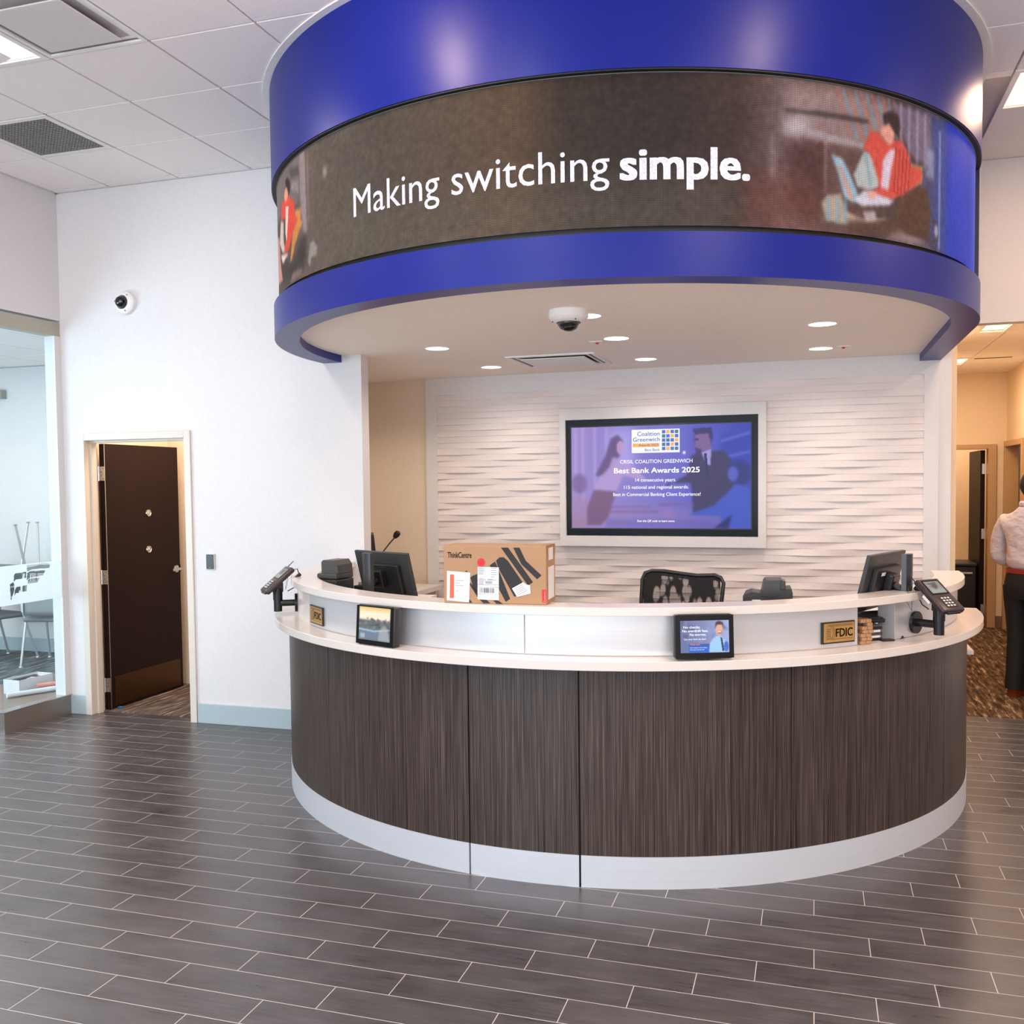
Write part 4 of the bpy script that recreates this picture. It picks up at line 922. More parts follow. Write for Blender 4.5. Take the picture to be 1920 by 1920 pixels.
P.poly([(.71,.74),(.73,.94),(.8,.98),(.88,.93),(.89,.76),(.86,.86),(.76,.87)],(70,48,44),1,1); P.ell(.815,.62,.05,.05,(150,96,80),.7,1); P.rect(.78,.84,.635,.66,(250,240,236),.9,0)
P.ell(.94,.18,.05,.16,(40,80,170),.8,1)
td,g=tablet(-68.4,2.075,1.108,'tablet in a black case on the ledge advertising no checks and no worries',{'rect':(.095,.905,.145,.86),'paint':P,'mat':display_material('tablet_picture',.68)},thick=.05)
text_on('screen_text',[('No checks.',.06,.41,.76,.84,.01,0),('No overdraft fees.',.04,.57,.645,.725,.012,0),('No worries.',.19,.53,.53,.61,.012,0),('Can your bank do that?',.07,.52,.40,.455,.004,0),('Switch today for better banking',.19,.54,.145,.175,.004,0),('and start saving now',.19,.49,.085,.115,.004,0)],g(.0008),M_TXT,td)
text_on('screen_text',[('What now?',.19,.40,.235,.29,.012,0)],g(.0009),emis('ad_orange_text',(240,120,70),.70),td)
P=Paint(110,80,0,1,0,1,(90,100,104)); P.rect(0,1,.62,1,(250,232,206),1,2); P.rect(0,1,.90,1,(236,184,86),.9,4); P.rect(0,1,0,.36,(110,128,146),.9,3)  # left tablet: mirrored sky and landscape painted in as glowing colour
for k in range(60): P.ell(rng.uniform(0,1),rng.uniform(.3,.66),rng.uniform(.02,.06),rng.uniform(.02,.06),(rng.uniform(60,150),)*3,.6,1)
P.poly([(0,.34),(.5,.30),(1,.38),(1,.35),(.5,.26),(0,.3)],(176,206,232),.9,1); P.poly([(.62,.0),(.66,.34),(.8,.5),(.9,.44),(1,.0)],(196,196,190),.5,2); P.rect(.05,.2,.06,.2,(180,190,200),.8,1)
tablet(-111.4,2.07,1.102,'tablet in a grey case on the left of the ledge, with a reflected landscape painted on its screen',{'rect':(.09,.91,.13,.95),'paint':P,'mat':display_material('tablet_reflection_left',.62)},thick=.05)

# payment terminals
def terminal(ang,s,haz,label,tiltdir=1):
    p0=apt(1.985,ang,1.076); p1=apt(1.985+s,ang,1.076)
    t=thing('payment_terminal',label,'payment terminal',(p1[0],p1[1],1.04),0,'payment terminals on swing arms')
    L=lambda p:(p[0]-p1[0],p[1]-p1[1],p[2]-1.04)
    pm=apt(2.0,ang,1.076)
    MB().cyl(L(p0),L(pm),.054,n=36).build('mount_disc',M_BLACKM,t,smooth=True)
    MB().cyl(L(pm),L(p1),.019,n=20).build('arm',M_BLACKM,t,smooth=True)
    MB().cyl((0,0,-.012),(0,0,.055),.024,n=24).cyl((0,0,.055),(0,0,.125),.0275,n=24).build('post',M_BLACKM,t,smooth=True)
    MB().box(-.02,.02,-.03,.03,.10,.16,bev=.006,mtx=RZ(haz)).build('tilt_joint',M_BLACK,t)
    # device: local x = width, local y = up the slope, z = normal
    D=T(0,0,.172)@RZ(haz)@T(0,.0,0)@RX(40)
    MB().box(-.074,.074,-.105,.105,-.016,.014,bev=.010,seg=3).build('body',mat('terminal_body',(52,38,40),.3),t,mtx=D,smooth=True)
    MB().box(-.058,.058,-.002,.090,.0138,.0152,bev=.0004,seg=1).build('screen_glass',M_SCREENOFF,t,mtx=D)
    Pp=Paint(40,30,0,1,0,1,(150,150,146)); Pp.rect(0,1,0,.35,(176,176,170),.8,2); Pp.poly([(.1,.8),(.75,.92),(.7,.5),(.45,.3),(.3,.6)],(96,78,76),.9,1); Pp.rect(.08,.4,.66,.72,(230,230,230),.7,0)
    Pp.mesh('display',lambda U,V:np.stack([-.050+.1*U,.006+.076*V,np.full_like(U,.0158)],-1),MATS.get('terminal_picture') or display_material('terminal_picture',.5),t).matrix_local=D
    kp=MB().box(-.036,.036,-.085,-.018,.0138,.016,bev=.0005,seg=1).build('keypad',M_BLACK,t,mtx=D)
    b=MB()
    for i in range(3):
        for j in range(4): b.box(-.028+i*.021,-.028+i*.021+.013,-.080+j*.016,-.080+j*.016+.009,.016,.0178,bev=.001,seg=1)
    b.build('keys',mat('key_white',(214,210,208),.4),kp)
    MB().box(-.045,.045,-.112,-.100,-.008,.004,bev=.003).build('card_slot',M_BLACK,t,mtx=D)
    MB().tube([(-.073,.10,.0),(-.073,-.03,.004)],[.0045,.0045],n=8).tube([(-.073,.10,.0),(-.073,.155,.002)],[.003,.002],n=8).build('stylus',M_BLACK,t,mtx=D,smooth=True)
    b=MB(); b.tube([(-.073,.10,0),(-.11,.09,-.02),(-.125,.05,-.07),(-.10,.01,-.10),(-.085,.06,-.06),(-.08,.08,-.02)],.0013,n=6); b.build('tether_cord',M_BLACK,t,mtx=D)
    b=MB(); b.tube([(.0,.10,-.012),(.0,.13,-.03),(.0,.11,-.08),(.0,.04,-.10),(.0,0,-.09)],.003,n=8); b.box(-.008,.008,.085,.125,-.075,-.055,bev=.003); b.build('data_cable',M_BLACK,t,mtx=D,smooth=True)
    MB().box(-.068,-.060,-.02,.03,-.03,-.012,bev=.002).build('side_button',M_WHITEMETAL,t,mtx=D)
    return t
terminal(-32.5,.120,45,'payment terminal with a keypad on a black arm at the right end of the counter')
terminal(-149.0,.112,-45,'payment terminal seen edge-on, on a black arm at the left end of the counter')

# cardboard box
bx=thing('cardboard_box','brown cardboard computer box with shipping labels standing on the upper ledge','box',mtx=T(-1.605,4.079,1.2258)@RZ(2.6))
BW,BH,BD=.478,.262,.185
MB().box(0,BW,0,BD,0,BH,bev=.003).build('carton',M_CARD,bx)
MB().box(BW-.03,BW+.001,.004,BD-.004,BH-.001,BH+.001).build('flap_edge',M_CARDD,bx); MB().box(BW-.001,BW+.0012,.0,BD*.98,BH*.80,BH*.985).build('side_flap',M_CARDD,bx)
fq=lambda x,y:((x-212)/825*BW,(640-y)/470*BH)
def poly_face(pts,off,m,name,label=None):
    b=MB(); q=[fq(*p) for p in pts]; b.bm.faces.new([b.bm.verts.new((u,-.0004-off,max(.001,v))) for u,v in q]); return b.build(name,m,bx,label=label)
INK=[[(680,185),(738,185),(933,460),(900,482),(888,480)],[(778,185),(828,185),(878,290),(1000,405),(965,436),(842,318)],[(640,290),(668,264),(700,262),(735,290),(850,462),(800,575),(782,578),(655,345)],[(590,328),(632,298),(655,350),(750,598),(714,622),(640,480)],[(430,430),(450,415),(487,400),(490,500),(488,560),(455,520)],[(385,385),(400,372),(410,384)],[(430,470),(490,545),(590,636),(532,636),(488,590),(425,490)],[(612,612),(648,608),(690,638),(640,638)],[(415,600),(445,634),(400,634)]]
b=MB()
for pts in INK:
    q=[fq(*p) for p in pts]; b.bm.faces.new([b.bm.verts.new((u,-.0005,max(.001,v))) for u,v in q])
b.build('large_print',M_INK,bx)
b=MB(); u,v=fq(520,306); b.bm.faces.new([b.bm.verts.new((u+.0185*math.cos(2*PI*k/28),-.0012,v+.0185*math.sin(2*PI*k/28))) for k in range(28)]); b.build('red_dot',M_RED,bx)
u0,v0=fq(246,270); u1,v1=fq(443,222)
text_on('model_lettering',[('ThinkCentre',u0,u1,v0,v1,.018,0)],lambda u,v:(u,-.0012,v),M_INK,bx)
poly_face([(240,378),(430,390),(418,632),(235,618)],.0012,M_CLEAR,'packing_pouch')
poly_face([(300,400),(405,405),(398,600),(298,595)],.0018,M_PAPER,'packing_slip'); poly_face([(265,405),(298,408),(295,600),(260,600)],.0020,M_ORANGE,'orange_strip')
b=MB(); 
def rlines(b,x0,x1,y0,y1,n,off,wfrac=.4):
    for k in range(n):
        y=y0+(y1-y0)*k/max(n-1,1); L_=rng.uniform(.5,1); a=fq(x0,y); c_=fq(x0+(x1-x0)*L_,y+2.5); b.quad((a[0],-off,a[1]),(c_[0],-off,a[1]),(c_[0],-off,c_[1]),(a[0],-off,c_[1]))
rlines(b,308,380,455,475,2,.0026); rlines(b,312,345,540,545,1,.0026); rlines(b,308,395,495,500,1,.0026)
b.build('slip_print',M_DKGREY,bx)
lb=poly_face([(492,342),(663,344),(660,610),(488,606)],.0022,M_PAPER,'shipping_label')
b=MB(); rlines(b,498,560,350,400,6,.0030); rlines(b,500,560,435,480,6,.0030); rlines(b,600,650,350,420,5,.0030); rlines(b,570,640,440,446,2,.0030)
x=505
while x<618:
    wv=rng.choice([2,3,5]); a=fq(x,512); c_=fq(x+wv,552); b.quad((a[0],-.003,c_[1]),(c_[0],-.003,c_[1]),(c_[0],-.003,a[1]),(a[0],-.003,a[1])); x+=wv+rng.choice([3,4,5])
x=555
while x<605:
    a=fq(x,456); c_=fq(x+3,478); b.quad((a[0],-.003,c_[1]),(c_[0],-.003,c_[1]),(c_[0],-.003,a[1]),(a[0],-.003,a[1])); x+=7
for y in (485,505,560): a=fq(490,y); c_=fq(660,y+1.6); b.quad((a[0],-.003,c_[1]),(c_[0],-.003,c_[1]),(c_[0],-.003,a[1]),(a[0],-.003,a[1]))
b.build('label_print',M_INK,bx)
poly_face([(766,512),(856,460),(880,480),(910,485),(914,550),(806,580)],.0024,M_PAPER,'small_sticker')
b=MB()
for k in range(5):
    a=fq(782+k*9,520+k*11); c_=fq(850+k*9,482+k*11); b.quad((a[0],-.0032,a[1]),(c_[0],-.0032,c_[1]),(c_[0],-.0032,c_[1]+.0015),(a[0],-.0032,a[1]+.0015))
b.build('sticker_print',M_DKGREY,bx)
poly_face([(1003,518),(1040,518),(1040,620),(1003,620)],.0014,M_RED,'red_maker_label')
u0,v0=fq(1032,612); u1,v1=fq(1012,528)
text_on('maker_lettering',[('Lenovo',0,1,0,1,.01,0)],lambda u,v:(u0+(u1-u0)*v*1.0,-.0024,v0+(v1-v0)*u),M_PAPER,bx)
MB().quad((BW+.0015,.03,.02),(BW+.0015,BD-.03,.02),(BW+.0015,BD-.03,.165),(BW+.0015,.03,.165)).quad((BW+.0015,.04,.195),(BW+.0015,BD-.05,.195),(BW+.0015,BD-.05,.25),(BW+.0015,.04,.25)).build('side_label',M_PAPER,bx)

# mesh office chair
ch=thing('mesh_office_chair','black mesh-back office chair behind the middle of the counter','chair',mtx=T(-.69,5.35,0)@RZ(4))
def outline(n=40):
    o=[]
    W2=.222
    for k in range(n):
        pass
    return [(-W2,.86),(-W2-.002,1.10),(-W2+.004,1.225),(-W2+.02,1.262),(-W2+.055,1.275),(-.10,1.272),(0,1.258),(.08,1.249),(.15,1.252),(W2-.05,1.254),(W2-.015,1.240),(W2,1.21),(W2-.012,1.10),(W2-.02,.86)]
ol=outline()
yb=lambda x,z:-.05-.35*(x*x)*1.2+.03*math.sin((z-.86)*4)
MB().tube([(x,yb(x,z),z) for x,z in ol]+[(0,yb(0,.85),.84)]+[(ol[0][0],yb(*ol[0]),ol[0][1])],.011,n=10).build('back_frame',M_BLACK,ch,smooth=True)
g=NT('chair_mesh'); nt=g.nt; out=[n for n in nt.nodes if n.type=='OUTPUT_MATERIAL'][0]; tc=g.n('ShaderNodeTexCoord'); sp=g.n('ShaderNodeSeparateXYZ'); g.l(tc.outputs['Object'],sp.inputs[0])
fx=g.math('PINGPONG',g.math('DIVIDE',sp.outputs[0],.005),.5); fz=g.math('PINGPONG',g.math('DIVIDE',sp.outputs[2],.005),.5)
vo=g.n('ShaderNodeTexVoronoi'); vo.inputs['Scale'].default_value=1; mp=g.n('ShaderNodeMapping'); mp.inputs['Scale'].default_value=(27,1,12); mp.inputs['Rotation'].default_value=(0,R_(-24),0); g.l(tc.outputs['Object'],mp.inputs[0]); g.l(mp.outputs[0],vo.inputs['Vector'])
hole=g.math('MULTIPLY',g.ramp(g.math('MINIMUM',fx,fz),.14,.18),g.ramp(vo.outputs['Distance'],.40,.56,.92,.0))
g.b.inputs['Base Color'].default_value=lin((24,20,20))+(1,); g.b.inputs['Roughness'].default_value=.8
tr=g.n('ShaderNodeBsdfTransparent'); ms=g.n('ShaderNodeMixShader'); g.l(hole,ms.inputs[0]); g.l(g.b.outputs[0],ms.inputs[1]); g.l(tr.outputs[0],ms.inputs[2]); g.l(ms.outputs[0],out.inputs[0])
top=lambda x: np.interp(x,[p[0] for p in ol[3:11]],[p[1] for p in ol[3:11]])
Pm=np.array([[ (lambda x,z:(x,yb(x,z),z))(x,.86+(top(x)-.86)*t_) for x in np.linspace(-.212,.205,24)] for t_ in np.linspace(0,1,14)])
MB().grid(Pm).build('mesh_back',g.m,ch,smooth=True,label='see-through mesh with wavy openings')
MB().grid(np.array([[(x,yb(x,z)+.002,z) for x in np.linspace(-.212,.205,24) for z in [top(x)-dz]] for dz in (.0,.028)])).build('top_band',M_BLACK,ch,smooth=True)
MB().box(-.24,.24,-.06,.42,.46,.53,bev=.03,seg=3).build('seat',M_DKGREY,ch,smooth=True)
MB().tube([(0,-.06,.86),(0,-.12,.7),(0,-.10,.5),(0,.05,.45)],.022,n=10).build('back_support',M_BLACK,ch,smooth=True)
for s_ in (-1,1): MB().box(s_*.27-.02,s_*.27+.02,-.02,.24,.68,.71,bev=.01).tube([(s_*.27,.1,.69),(s_*.27,.1,.48),(s_*.2,.15,.47)],.013).build('armrest',M_BLACK,ch,smooth=True)
MB().cyl((0,.15,.10),(0,.15,.46),.025,n=14).build('gas_column',M_BLACKM,ch,smooth=True)
b=MB()
for k in range(5): a=2*PI*k/5; b.tube([(0,.15,.11),(.26*math.cos(a),.15+.26*math.sin(a),.075)],[.022,.014],n=8)
b.build('star_base',M_BLACK,ch,smooth=True)
for k in range(5): a=2*PI*k/5; MB().cyl((.27*math.cos(a)-.02,.15+.27*math.sin(a),.03),(.27*math.cos(a)+.02,.15+.27*math.sin(a),.03),.03,n=14).build('caster',M_BLACK,ch,smooth=True)

# back counter in the left recess, microphone, edge-on monitor
bc=thing('back_work_counter','cream work surface in the recess left of the ribbed wall','counter',(-3.45,7.4,0))
MB().prism([(-.44,-.95),(.10,-.95),(.40,-.25),(.40,.32),(-.44,.36)],.86,.90).build('worktop',M_COUNTER,bc); MB().prism([(-.43,-.85),(.05,-.85),(.34,-.22),(.34,.30),(-.43,.32)],0,.86).build('cabinet',M_TAN,bc)
mi=thing('gooseneck_microphone','small black gooseneck microphone rising behind the left monitor','microphone',(-3.33,7.05,.90))
MB().lathe([(0,.0),(.06,0),(.055,.03),(0,.035)]).build('base',M_BLACK,mi,smooth=True)
MB().tube([(0,0,.03),(-.01,0,.12),(.0,0,.24),(.04,0,.33),(.10,0,.40),(.145,0,.445)],.006,n=8).build('gooseneck',M_DKGREY,mi,smooth=True)
MB().lathe([(0,-.035),(.016,-.03),(.026,0),(.022,.025),(0,.036)],T(.158,0,.465)@RY(40)).build('foam_head',M_BLACK,mi,smooth=True)
em=thing('side_monitor','tall thin black screen seen edge-on behind the left monitor','monitor',mtx=T(-3.52,7.42,.90)@RZ(116))
MB().box(-.2,.2,-.02,.02,.10,.455,bev=.004,mtx=RX(-6)).build('screen_shell',M_BLACK,em); MB().cyl((0,.03,0),(0,.03,.25),.02,n=12).box(-.1,.1,-.07,.1,0,.012,bev=.004).build('stand',M_BLACKM,em)

# things in the gap at the right of the fascia
kb=thing('computer_keyboard','black keyboard lying on the desk inside the gap of the steel fascia','keyboard',mtx=T(.19,4.86,1.095)@RZ(38)@RX(8))
MB().box(-.20,.20,-.07,.07,0,.018,bev=.004).build('tray',M_BLACK,kb)
b=MB()
for j in range(5):
    for i in range(18): b.box(-.19+i*.021,-.19+i*.021+.017,-.058+j*.024,-.058+j*.024+.019,.018,.023)
b.build('keys',M_DKGREY,kb)
st=thing('document_stack','stack of dark folders and papers under the keyboard on the desk','papers',mtx=T(.175,4.825,1.0085)@RZ(38))
for k in range(6): MB().box(-.12+.01*(k%3),.11-.012*(k%2),-.08,.07,.013*k,.013*k+.011,bev=.001).build('folder',(M_BLACK,M_PAPER,M_DKGREY,M_PAPER,M_BLACK,M_DKGREY)[k],st)
tag(MB().box(-.05,.05,-.03,.03,0,.012,bev=.002,mtx=T(.330,4.815,1.0085)@RZ(30)@Matrix.Scale(.6,4)).build('card_reader',M_BLACK),'small flat black device on the ledge in the fascia gap','device')
tag(MB().box(-.035,.035,-.018,.018,0,.04,bev=.004,mtx=T(.165,5.02,1.0085)@RZ(30)).build('red_stapler',M_RED),'small red stapler on the desk behind the papers and the right monitor','stapler')
# bundles
sx,sy=apt(1.955,-43.6)
bid=0
names=[]
mb_tan=mat('kraft_wrap',(164,124,88),.7,noise=.35,nscale=(120,120,90)); mb_drk=mat('kraft_wrap_dark',(120,82,52),.7,noise=.12)
bproto=None
for lv in range(7):
    for k in range(2):
        if lv>=5 and k==0 and lv%2: continue
        dx=.032*k+(.006 if lv%2 else 0)+(.008 if lv in (3,4) else 0); z=1.0085+lv*.0166
        m=T(sx,sy,0)@RZ(38)@T(dx-.012,0,z)
        if bproto is None:
            bproto=thing('wrapped_coin_bundle','x','coin bundle',mtx=m); MB().box(-.0155,.0155,-.035,.035,0,.0162,bev=.003).build('wrapper',mb_tan,bproto); MB().box(-.0158,.0158,-.006,.006,-.0002,.0164).build('band',mb_drk,bproto); r=bproto
        else: r=dup(bproto); r.matrix_world=m
        r['group']='wrapped bundles stacked in the fascia gap'; r['label']='small brown wrapped bundle in the stack beside the right FDIC plaque'

# wall plate right of the door, card reader
t=thing('card_reader_plate','black card reader on the white wall right of the brown door','card reader',(-4.247,DW,1.211))
MB().box(-.036,.036,-.014,0,-.058,.058,bev=.004).build('backplate',mat('reader_white',(200,196,194),.4),t); MB().box(-.031,.031,-.020,-.012,-.053,.053,bev=.005).build('face',mat('reader_face',(34,40,44),.3),t); MB().box(-.008,.008,-.0205,-.0195,-.047,-.042).build('indicator',M_GREY,t)
# little blue scrap near the door
tag(MB().box(-5.30,-5.26,6.33,6.36,.007,.016,bev=.003).build('paper_scrap',mat('blue_scrap',(30,120,170),.5)),'tiny blue scrap on the carpet at the foot of the brown door','scrap')

# ---- meeting room things
wb=thing('white_carton','long open white carton on the platform behind the glass','box',mtx=T(-5.99,6.14,.151)@RZ(-3))
b=MB(); bw,bl,bh=.085,.165,.115
b.box(-bw,bw,-bl,bl,0,.004).box(-bw,-bw+.004,-bl,bl,.004,bh).box(bw-.004,bw,-bl,bl,.004,bh).box(-bw,bw,-bl,-bl+.004,.004,bh).box(-bw,bw,bl-.004,bl,.004,bh); b.build('carton',M_PAPER,wb)
MB().box(-.07,.07,-.15,.0,.02,.10,mtx=RY(3)).box(-.06,.06,.01,.14,.02,.105).build('contents',M_PAPER,wb); MB().box(-.05,.02,-.12,-.03,.1035,.107).box(-.03,.05,.03,.07,.1055,.109).box(-.04,-.0,-.10,.10,.108,.110).build('dark_papers',M_DKGREY,wb)
tag(MB().cyl((-5.93,5.86,.172),(-5.70,6.30,.172),.020,n=16).build('paper_roll',M_PAPER,smooth=True),'white paper roll lying on the platform in front of the carton','paper roll',)
tag(MB().cyl((-5.86,6.09,.206),(-5.68,6.42,.200),.016,n=16).build('paper_roll',mat('pink_paper',(222,150,140),.7),smooth=True),'pinkish paper roll resting on the white roll behind the glass','paper roll')
tag(MB().box(-6.18,-6.08,5.62,5.80,.151,.20,bev=.01).build('plastic_bag',M_CLEAR),'crumpled clear bag at the left edge of the platform','bag')
tag(MB().box(-8.6,-8.30,8.26,8.34,2.73,2.82,bev=.004).build('wall_bracket',mat('bracket_grey',(150,150,138),.5)),'grey rectangular bracket high on the meeting room wall','bracket')
def guest_chair():
    t=thing('guest_chair','x','chair')
    sm=mat('chair_tube',(196,200,200),.3,metal=.5)
    MB().box(-.24,.24,-.23,.23,.44,.485,bev=.02,seg=3).build('seat',mat('seat_grey',(112,120,124),.7),t,smooth=True)
    P_=np.array([[(x,.235+.03*math.sin((z-.55)*5)-.12*x*x,z) for x in np.linspace(-.22,.22,10)] for z in np.linspace(.56,.90,8)])
    o=MB().grid(P_).build('backrest',mat('back_grey',(128,134,136),.6),t,smooth=True); o.modifiers.new('s','SOLIDIFY').thickness=.018
    for sx in (-1,1):
        MB().tube([(sx*.25,-.27,.012),(sx*.225,-.20,.44)],[.012,.014],n=8).lathe([(0,0),(.02,0),(.016,.012),(0,.014)],T(sx*.25,-.27,0)).build('leg',sm,t,smooth=True)
        MB().tube([(sx*.25,.30,.012),(sx*.215,.18,.44)],[.012,.014],n=8).lathe([(0,0),(.02,0),(.016,.012),(0,.014)],T(sx*.25,.30,0)).build('leg',sm,t,smooth=True)
        MB().tube([(sx*.215,.18,.45),(sx*.23,.25,.60),(sx*.225,.27,.86)],.012,n=8).build('back_post',sm,t,smooth=True)
        MB().tube([(sx*.24,-.18,.46),(sx*.27,-.20,.64),(sx*.27,.10,.665),(sx*.245,.25,.66)],.013,n=8).build('armrest',sm,t,smooth=True)
    return t
gc=guest_chair(); gc.location=(-8.02,7.80,.006); gc.rotation_euler=(0,0,R_(-12)); gc['label']='grey guest chair standing upright behind the glass, left of the pair'; gc['group']='stacked guest chairs'
c2=dup(gc,(-7.27,7.86,.006),(0,0,R_(16)),'grey guest chair standing upright behind the glass, right of the pair, nearest the door wall')
c3=dup(gc,(-8.02,7.76,1.42),(PI,0,R_(-8)),'grey guest chair turned upside down on the left upright chair, legs in the air')
c4=dup(gc,(-7.27,7.84,1.42),(PI,0,R_(24)),'grey guest chair turned upside down on the right upright chair, crossed legs in the air')

# ---- hall cabinet
hc=thing('dark_cabinet','black brown cabinet with a handle slot inside the far hallway room','cabinet',(1.45,12.95,.006))
MB().box(-.40,.42,-.25,.28,0,.69,bev=.01).build('body',mat('cabinet_dark',(30,20,18),.35),hc); MB().box(-.41,.43,-.27,.29,.69,.735,bev=.015).build('top',M_BLACK,hc); MB().box(-.2,.38,-.262,-.248,.60,.625,bev=.004).build('handle',M_CHROME,hc)
MB().box(-.19,.37,-.254,-.2505,.57,.60).build('slot',M_BLK0,hc)

# ================================================================== PERSON
def skin(name,verts,edges,radii,m,parent=None,sub=2,root=0):
    me=bpy.data.meshes.new(name); me.from_pydata(verts,edges,[]); o=bpy.data.objects.new(name,me); COL.objects.link(o)
    md=o.modifiers.new('skin','SKIN'); md.use_smooth_shade=True; md.branch_smoothing=.6
    for i,r in enumerate(radii):
        v=me.skin_vertices[0].data[i]; v.radius=r if isinstance(r,tuple) else (r,r); v.use_root=(i==root)
    s=o.modifiers.new('sub','SUBSURF'); s.levels=sub; s.render_levels=sub
    bpy.context.view_layer.update(); dg=bpy.context.evaluated_depsgraph_get(); nm=bpy.data.meshes.new_from_object(o.evaluated_get(dg)); bpy.data.objects.remove(o)
    nm.materials.clear(); nm.materials.append(m); o=bpy.data.objects.new(name,nm); COL.objects.link(o)
    for p in nm.polygons: p.use_smooth=True
    if parent is not None: o.parent=parent
    return o
pn=thing('person','man seen from behind in a pale grey striped shirt, black trousers and brown shoes','person',mtx=T(1.63,8.50,.006)@RZ(-48))
SKN=mat('skin',(196,132,98),.5,noise=.05); 
# local: facing +y, x to his right
def body_graph(extra=0.0):
    V=[(0,0,.98),(0,.0,1.10),(0,.01,1.24),(0,.0,1.40),(0,-.01,1.50),(0,.005,1.56),(0,.02,1.62),(0,.03,1.66)]
    Rr=[(.155,.115),(.145,.105),(.165,.115),(.17,.11),(.085,.075),(.058,.060),(.056,.060),(.05,.055)]
    E=[(i,i+1) for i in range(7)]
    def add(p,r,a): V.append(p); Rr.append(r if isinstance(r,tuple) else (r,r)); E.append((a,len(V)-1)); return len(V)-1
    for s in (-1,1):
        a=add((s*.095,0,.90),(.092,.10),0); a=add((s*.10,.01,.70),.082,a); a=add((s*.10,.015,.50),.060,a); a=add((s*.10,-.01,.32),.058,a); a=add((s*.10,-.02,.11),.040,a); a=add((s*.105,.02,.05),.038,a); a=add((s*.115,.15,.03),(.04,.026),a)
        a=add((s*.185,-.01,1.42),.066,3); a=add((s*.255,-.01,1.27),.050,a); a=add((s*.275,-.015,1.12),.043,a); a=add((s*.20,.13,1.03),.036,a); a=add((s*.115,.215,1.0),.027,a); h=add((s*.08,.25,1.0),(.034,.02),a)
        # fingers and thumb
        for k,(dy,dz,L_) in enumerate(((.02,.025,.068),(.024,.009,.076),(.022,-.008,.070),(.016,-.024,.056))):
            f=add((s*.055,.262+dy*.3,1.0+dz),.0095,h); f=add((s*(.055-L_*.5),.268+dy*.4,1.0+dz*1.1),.0085,f); add((s*(.055-L_*.9),.25+dy*.2,.995+dz),.0075,f)
        f=add((s*.09,.245,1.035),.012,h); add((s*.065,.262,1.06),.010,f)
    return V,E,Rr
V,E,Rr=body_graph()
bo=skin('body',V,E,Rr,SKN,pn)
HC=(0,.035,1.688)
def headpt(a,e,k=1.0):
    "a: azimuth from +y (face) , e: elevation"
    x,y,z=math.sin(a)*math.cos(e),math.cos(a)*math.cos(e),math.sin(e)
    t=max(0,-z); fx=1-.34*t**1.4; fy=1-.16*t if y>0 else 1-.42*t
    nose=math.exp(-(a/.16)**2)*math.exp(-((e+.16)/.20)**2)*.022; brow=math.exp(-(a/.6)**2)*math.exp(-((e-.12)/.10)**2)*.004; eye=-math.exp(-((abs(a)-.36)/.14)**2)*math.exp(-((e-.0)/.10)**2)*.006
    chin=math.exp(-(a/.35)**2)*math.exp(-((e+.95)/.25)**2)*.010; lip=math.exp(-(a/.3)**2)*math.exp(-((e+.50)/.07)**2)*.004
    r=1+(nose+brow+eye+chin+lip)/.09
    return (HC[0]+.077*fx*x*k*(r if abs(a)>.5 else 1),HC[1]+.095*fy*y*k*r,HC[2]+.120*z*k)
b=MB(); N1,N2=48,30; b.bm.from_mesh(bo.data)
G=[[b.bm.verts.new(headpt(-PI+2*PI*i/N1,-1.5+3.0*j/N2)) for i in range(N1)] for j in range(N2+1)]
for j in range(N2):
    for i in range(N1): b.bm.faces.new((G[j][i],G[j][(i+1)%N1],G[j+1][(i+1)%N1],G[j+1][i]))
b.bm.faces.new(G[0][::-1]); b.bm.faces.new(G[-1])
for s_ in (-1,1): b.lathe([(0,-.008),(.016,-.007),(.020,0),(.015,.005),(.008,.002),(0,.001)],T(s_*.080,.030,1.690)@RY(s_*78)@Matrix.Diagonal((1.45,.9,1,1)),n=18)
b.bm.to_mesh(bo.data); b.bm.free()
for p_ in bo.data.polygons: p_.use_smooth=True
for s_ in (-1,1):
    ex=headpt(s_*.36,.0); MB().lathe([(0,.009),(.006,.0075),(.009,.003),(.0095,0)],T(ex[0],ex[1]-.005,ex[2])@RX(-90)).build('eye',mat('eye_white',(226,220,214),.3),pn,smooth=True)
    MB().lathe([(0,.0105),(.004,.0098),(.0045,.008)],T(ex[0],ex[1]-.005,ex[2])@RX(-90)).build('iris',mat('iris_brown',(50,32,22),.2),pn,smooth=True)
    MB().tube([headpt(s_*.20,.15,1.01),headpt(s_*.38,.19,1.01),headpt(s_*.56,.14,1.01)],.0035,n=6).build('eyebrow',mat('dark_hair',(30,20,18),.7),pn,smooth=True)
MB().tube([headpt(a_,-.50-.03*math.cos(a_*4),1.0) for a_ in (-.26,-.13,0,.13,.26)],[.002,.0045,.005,.0045,.002],n=8).build('mouth',mat('lip',(160,88,76),.5),pn,smooth=True)
g=NT('striped_shirt'); tc=g.n('ShaderNodeTexCoord'); wv=g.n('ShaderNodeTexWave'); wv.inputs['Scale'].default_value=48; wv.inputs['Distortion'].default_value=.8; g.l(tc.outputs['Object'],wv.inputs['Vector'])
n_=g.noise(tc.outputs['Object'],(9,9,14),3); g.l(g.mix(g.ramp(wv.outputs[1],.4,.6,0,.5),lin((214,202,208))+(1,),lin((176,164,174))+(1,)),g.b.inputs['Base Color']); g.b.inputs['Roughness'].default_value=.8
bp=g.n('ShaderNodeBump'); bp.inputs['Distance'].default_value=.04; bp.inputs['Strength'].default_value=.7; g.l(n_,bp.inputs['Height']); g.l(bp.outputs[0],g.b.inputs['Normal'])
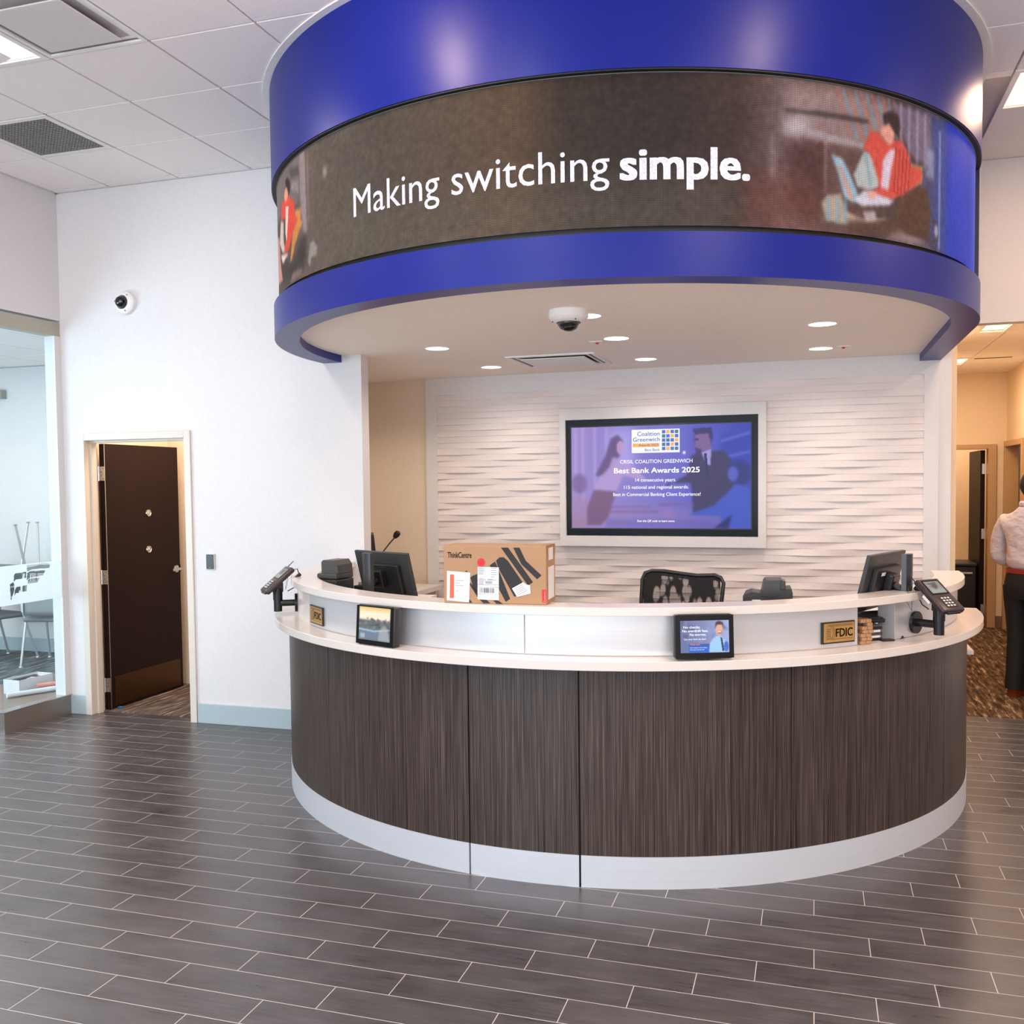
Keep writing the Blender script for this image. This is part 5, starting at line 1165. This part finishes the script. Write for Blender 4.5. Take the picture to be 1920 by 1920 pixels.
SV=[(0,0,1.01),(0,0,1.10),(0,.01,1.24),(0,0,1.40),(0,-.008,1.50),(0,0,1.55)]; SR=[(.19,.15),(.192,.15),(.205,.155),(.205,.14),(.115,.095),(.075,.075)]; SE=[(0,1),(1,2),(2,3),(3,4),(4,5)]
for s in (-1,1):
    i=len(SV); SV+=[(s*.195,-.01,1.425),(s*.262,-.012,1.27),(s*.280,-.018,1.12),(s*.235,.07,1.065)]; SR+=[(.082,.082),(.068,.068),(.060,.060),(.052,.052)]; SE+=[(3,i),(i,i+1),(i+1,i+2),(i+2,i+3)]
skin('shirt',SV,SE,SR,g.m,pn)
MB().lathe([(.078,0),(.083,.022),(.074,.040),(.066,.028),(.070,0)],T(0,.004,1.525)@RX(-8)).build('collar',g.m,pn,smooth=True)
def loft(b,rings,n=28):
    R=[[b.bm.verts.new((cx+rx*math.cos(2*PI*i/n),cy+ry*math.sin(2*PI*i/n),z)) for i in range(n)] for cx,cy,z,rx,ry in rings]
    for p,q in zip(R,R[1:]):
        for i in range(n): b.bm.faces.new((p[i],p[(i+1)%n],q[(i+1)%n],q[i]))
    b.bm.faces.new(R[0][::-1]); b.bm.faces.new(R[-1]); return b
b=MB(); loft(b,[(0,0,1.03,.170,.132),(0,0,.98,.178,.138),(0,-.005,.92,.186,.146),(0,-.005,.85,.190,.146),(0,0,.80,.180,.132)])
for s_ in (-1,1): loft(b,[(s_*.088,-.003,.90,.098,.135),(s_*.092,0,.80,.098,.120),(s_*.096,.01,.66,.088,.104),(s_*.098,.014,.50,.076,.088),(s_*.099,.004,.36,.072,.084),(s_*.10,-.008,.20,.068,.080),(s_*.102,-.012,.09,.068,.085),(s_*.103,-.005,.065,.070,.092)])
b.build('trousers',mat('black_trousers',(14,13,16),.8),pn,smooth=True)
pr=[(.178*math.cos(a),.140*math.sin(a)) for a in np.linspace(0,2*PI,40)[:-1]]
MB().prism(pr,1.002,1.035).build('belt',mat('red_brown_belt',(140,34,28),.4),pn,smooth=True)
for s in (-1,1):
    b=MB(); pts=[(-.038,-.085),(-.046,-.03),(-.04,.06),(-.05,.14),(-.03,.205),(.0,.22),(.03,.205),(.05,.14),(.042,.06),(.046,-.03),(.038,-.085)]
    m=T(s*.104,.02,0)@RZ(-s*6); b.prism(pts,0,.022,mtx=m); b.prism([(x*.93,y*.95) for x,y in pts],.022,.062,mtx=m); b.prism([(x*.85,min(y,.09)*.95) for x,y in pts],.062,.095,mtx=m)
    b.build('shoe',mat('brown_leather',(112,44,26),.35),pn,smooth=True)
b=MB(); N1,N2=48,22
def hairline(a):                      # lowest elevation of the hair at azimuth a (0 = face)
    t=abs(a)/PI; return .62-.9*min(1,max(0,(t-.12)/.28))-.38*min(1,max(0,(t-.45)/.3))
G=[[b.bm.verts.new(headpt(a,hairline(a)+(1.5-hairline(a))*j/N2,1.07+.05*math.sin(PI*min(1,j/8)/2))) for a in [-PI+2*PI*i/N1 for i in range(N1)]] for j in range(N2+1)]
for j in range(N2):
    for i in range(N1): b.bm.faces.new((G[j][i],G[j][(i+1)%N1],G[j+1][(i+1)%N1],G[j+1][i]))
b.bm.faces.new(G[-1])
b.build('hair',mat('dark_hair',(30,20,18),.7),pn,smooth=True)
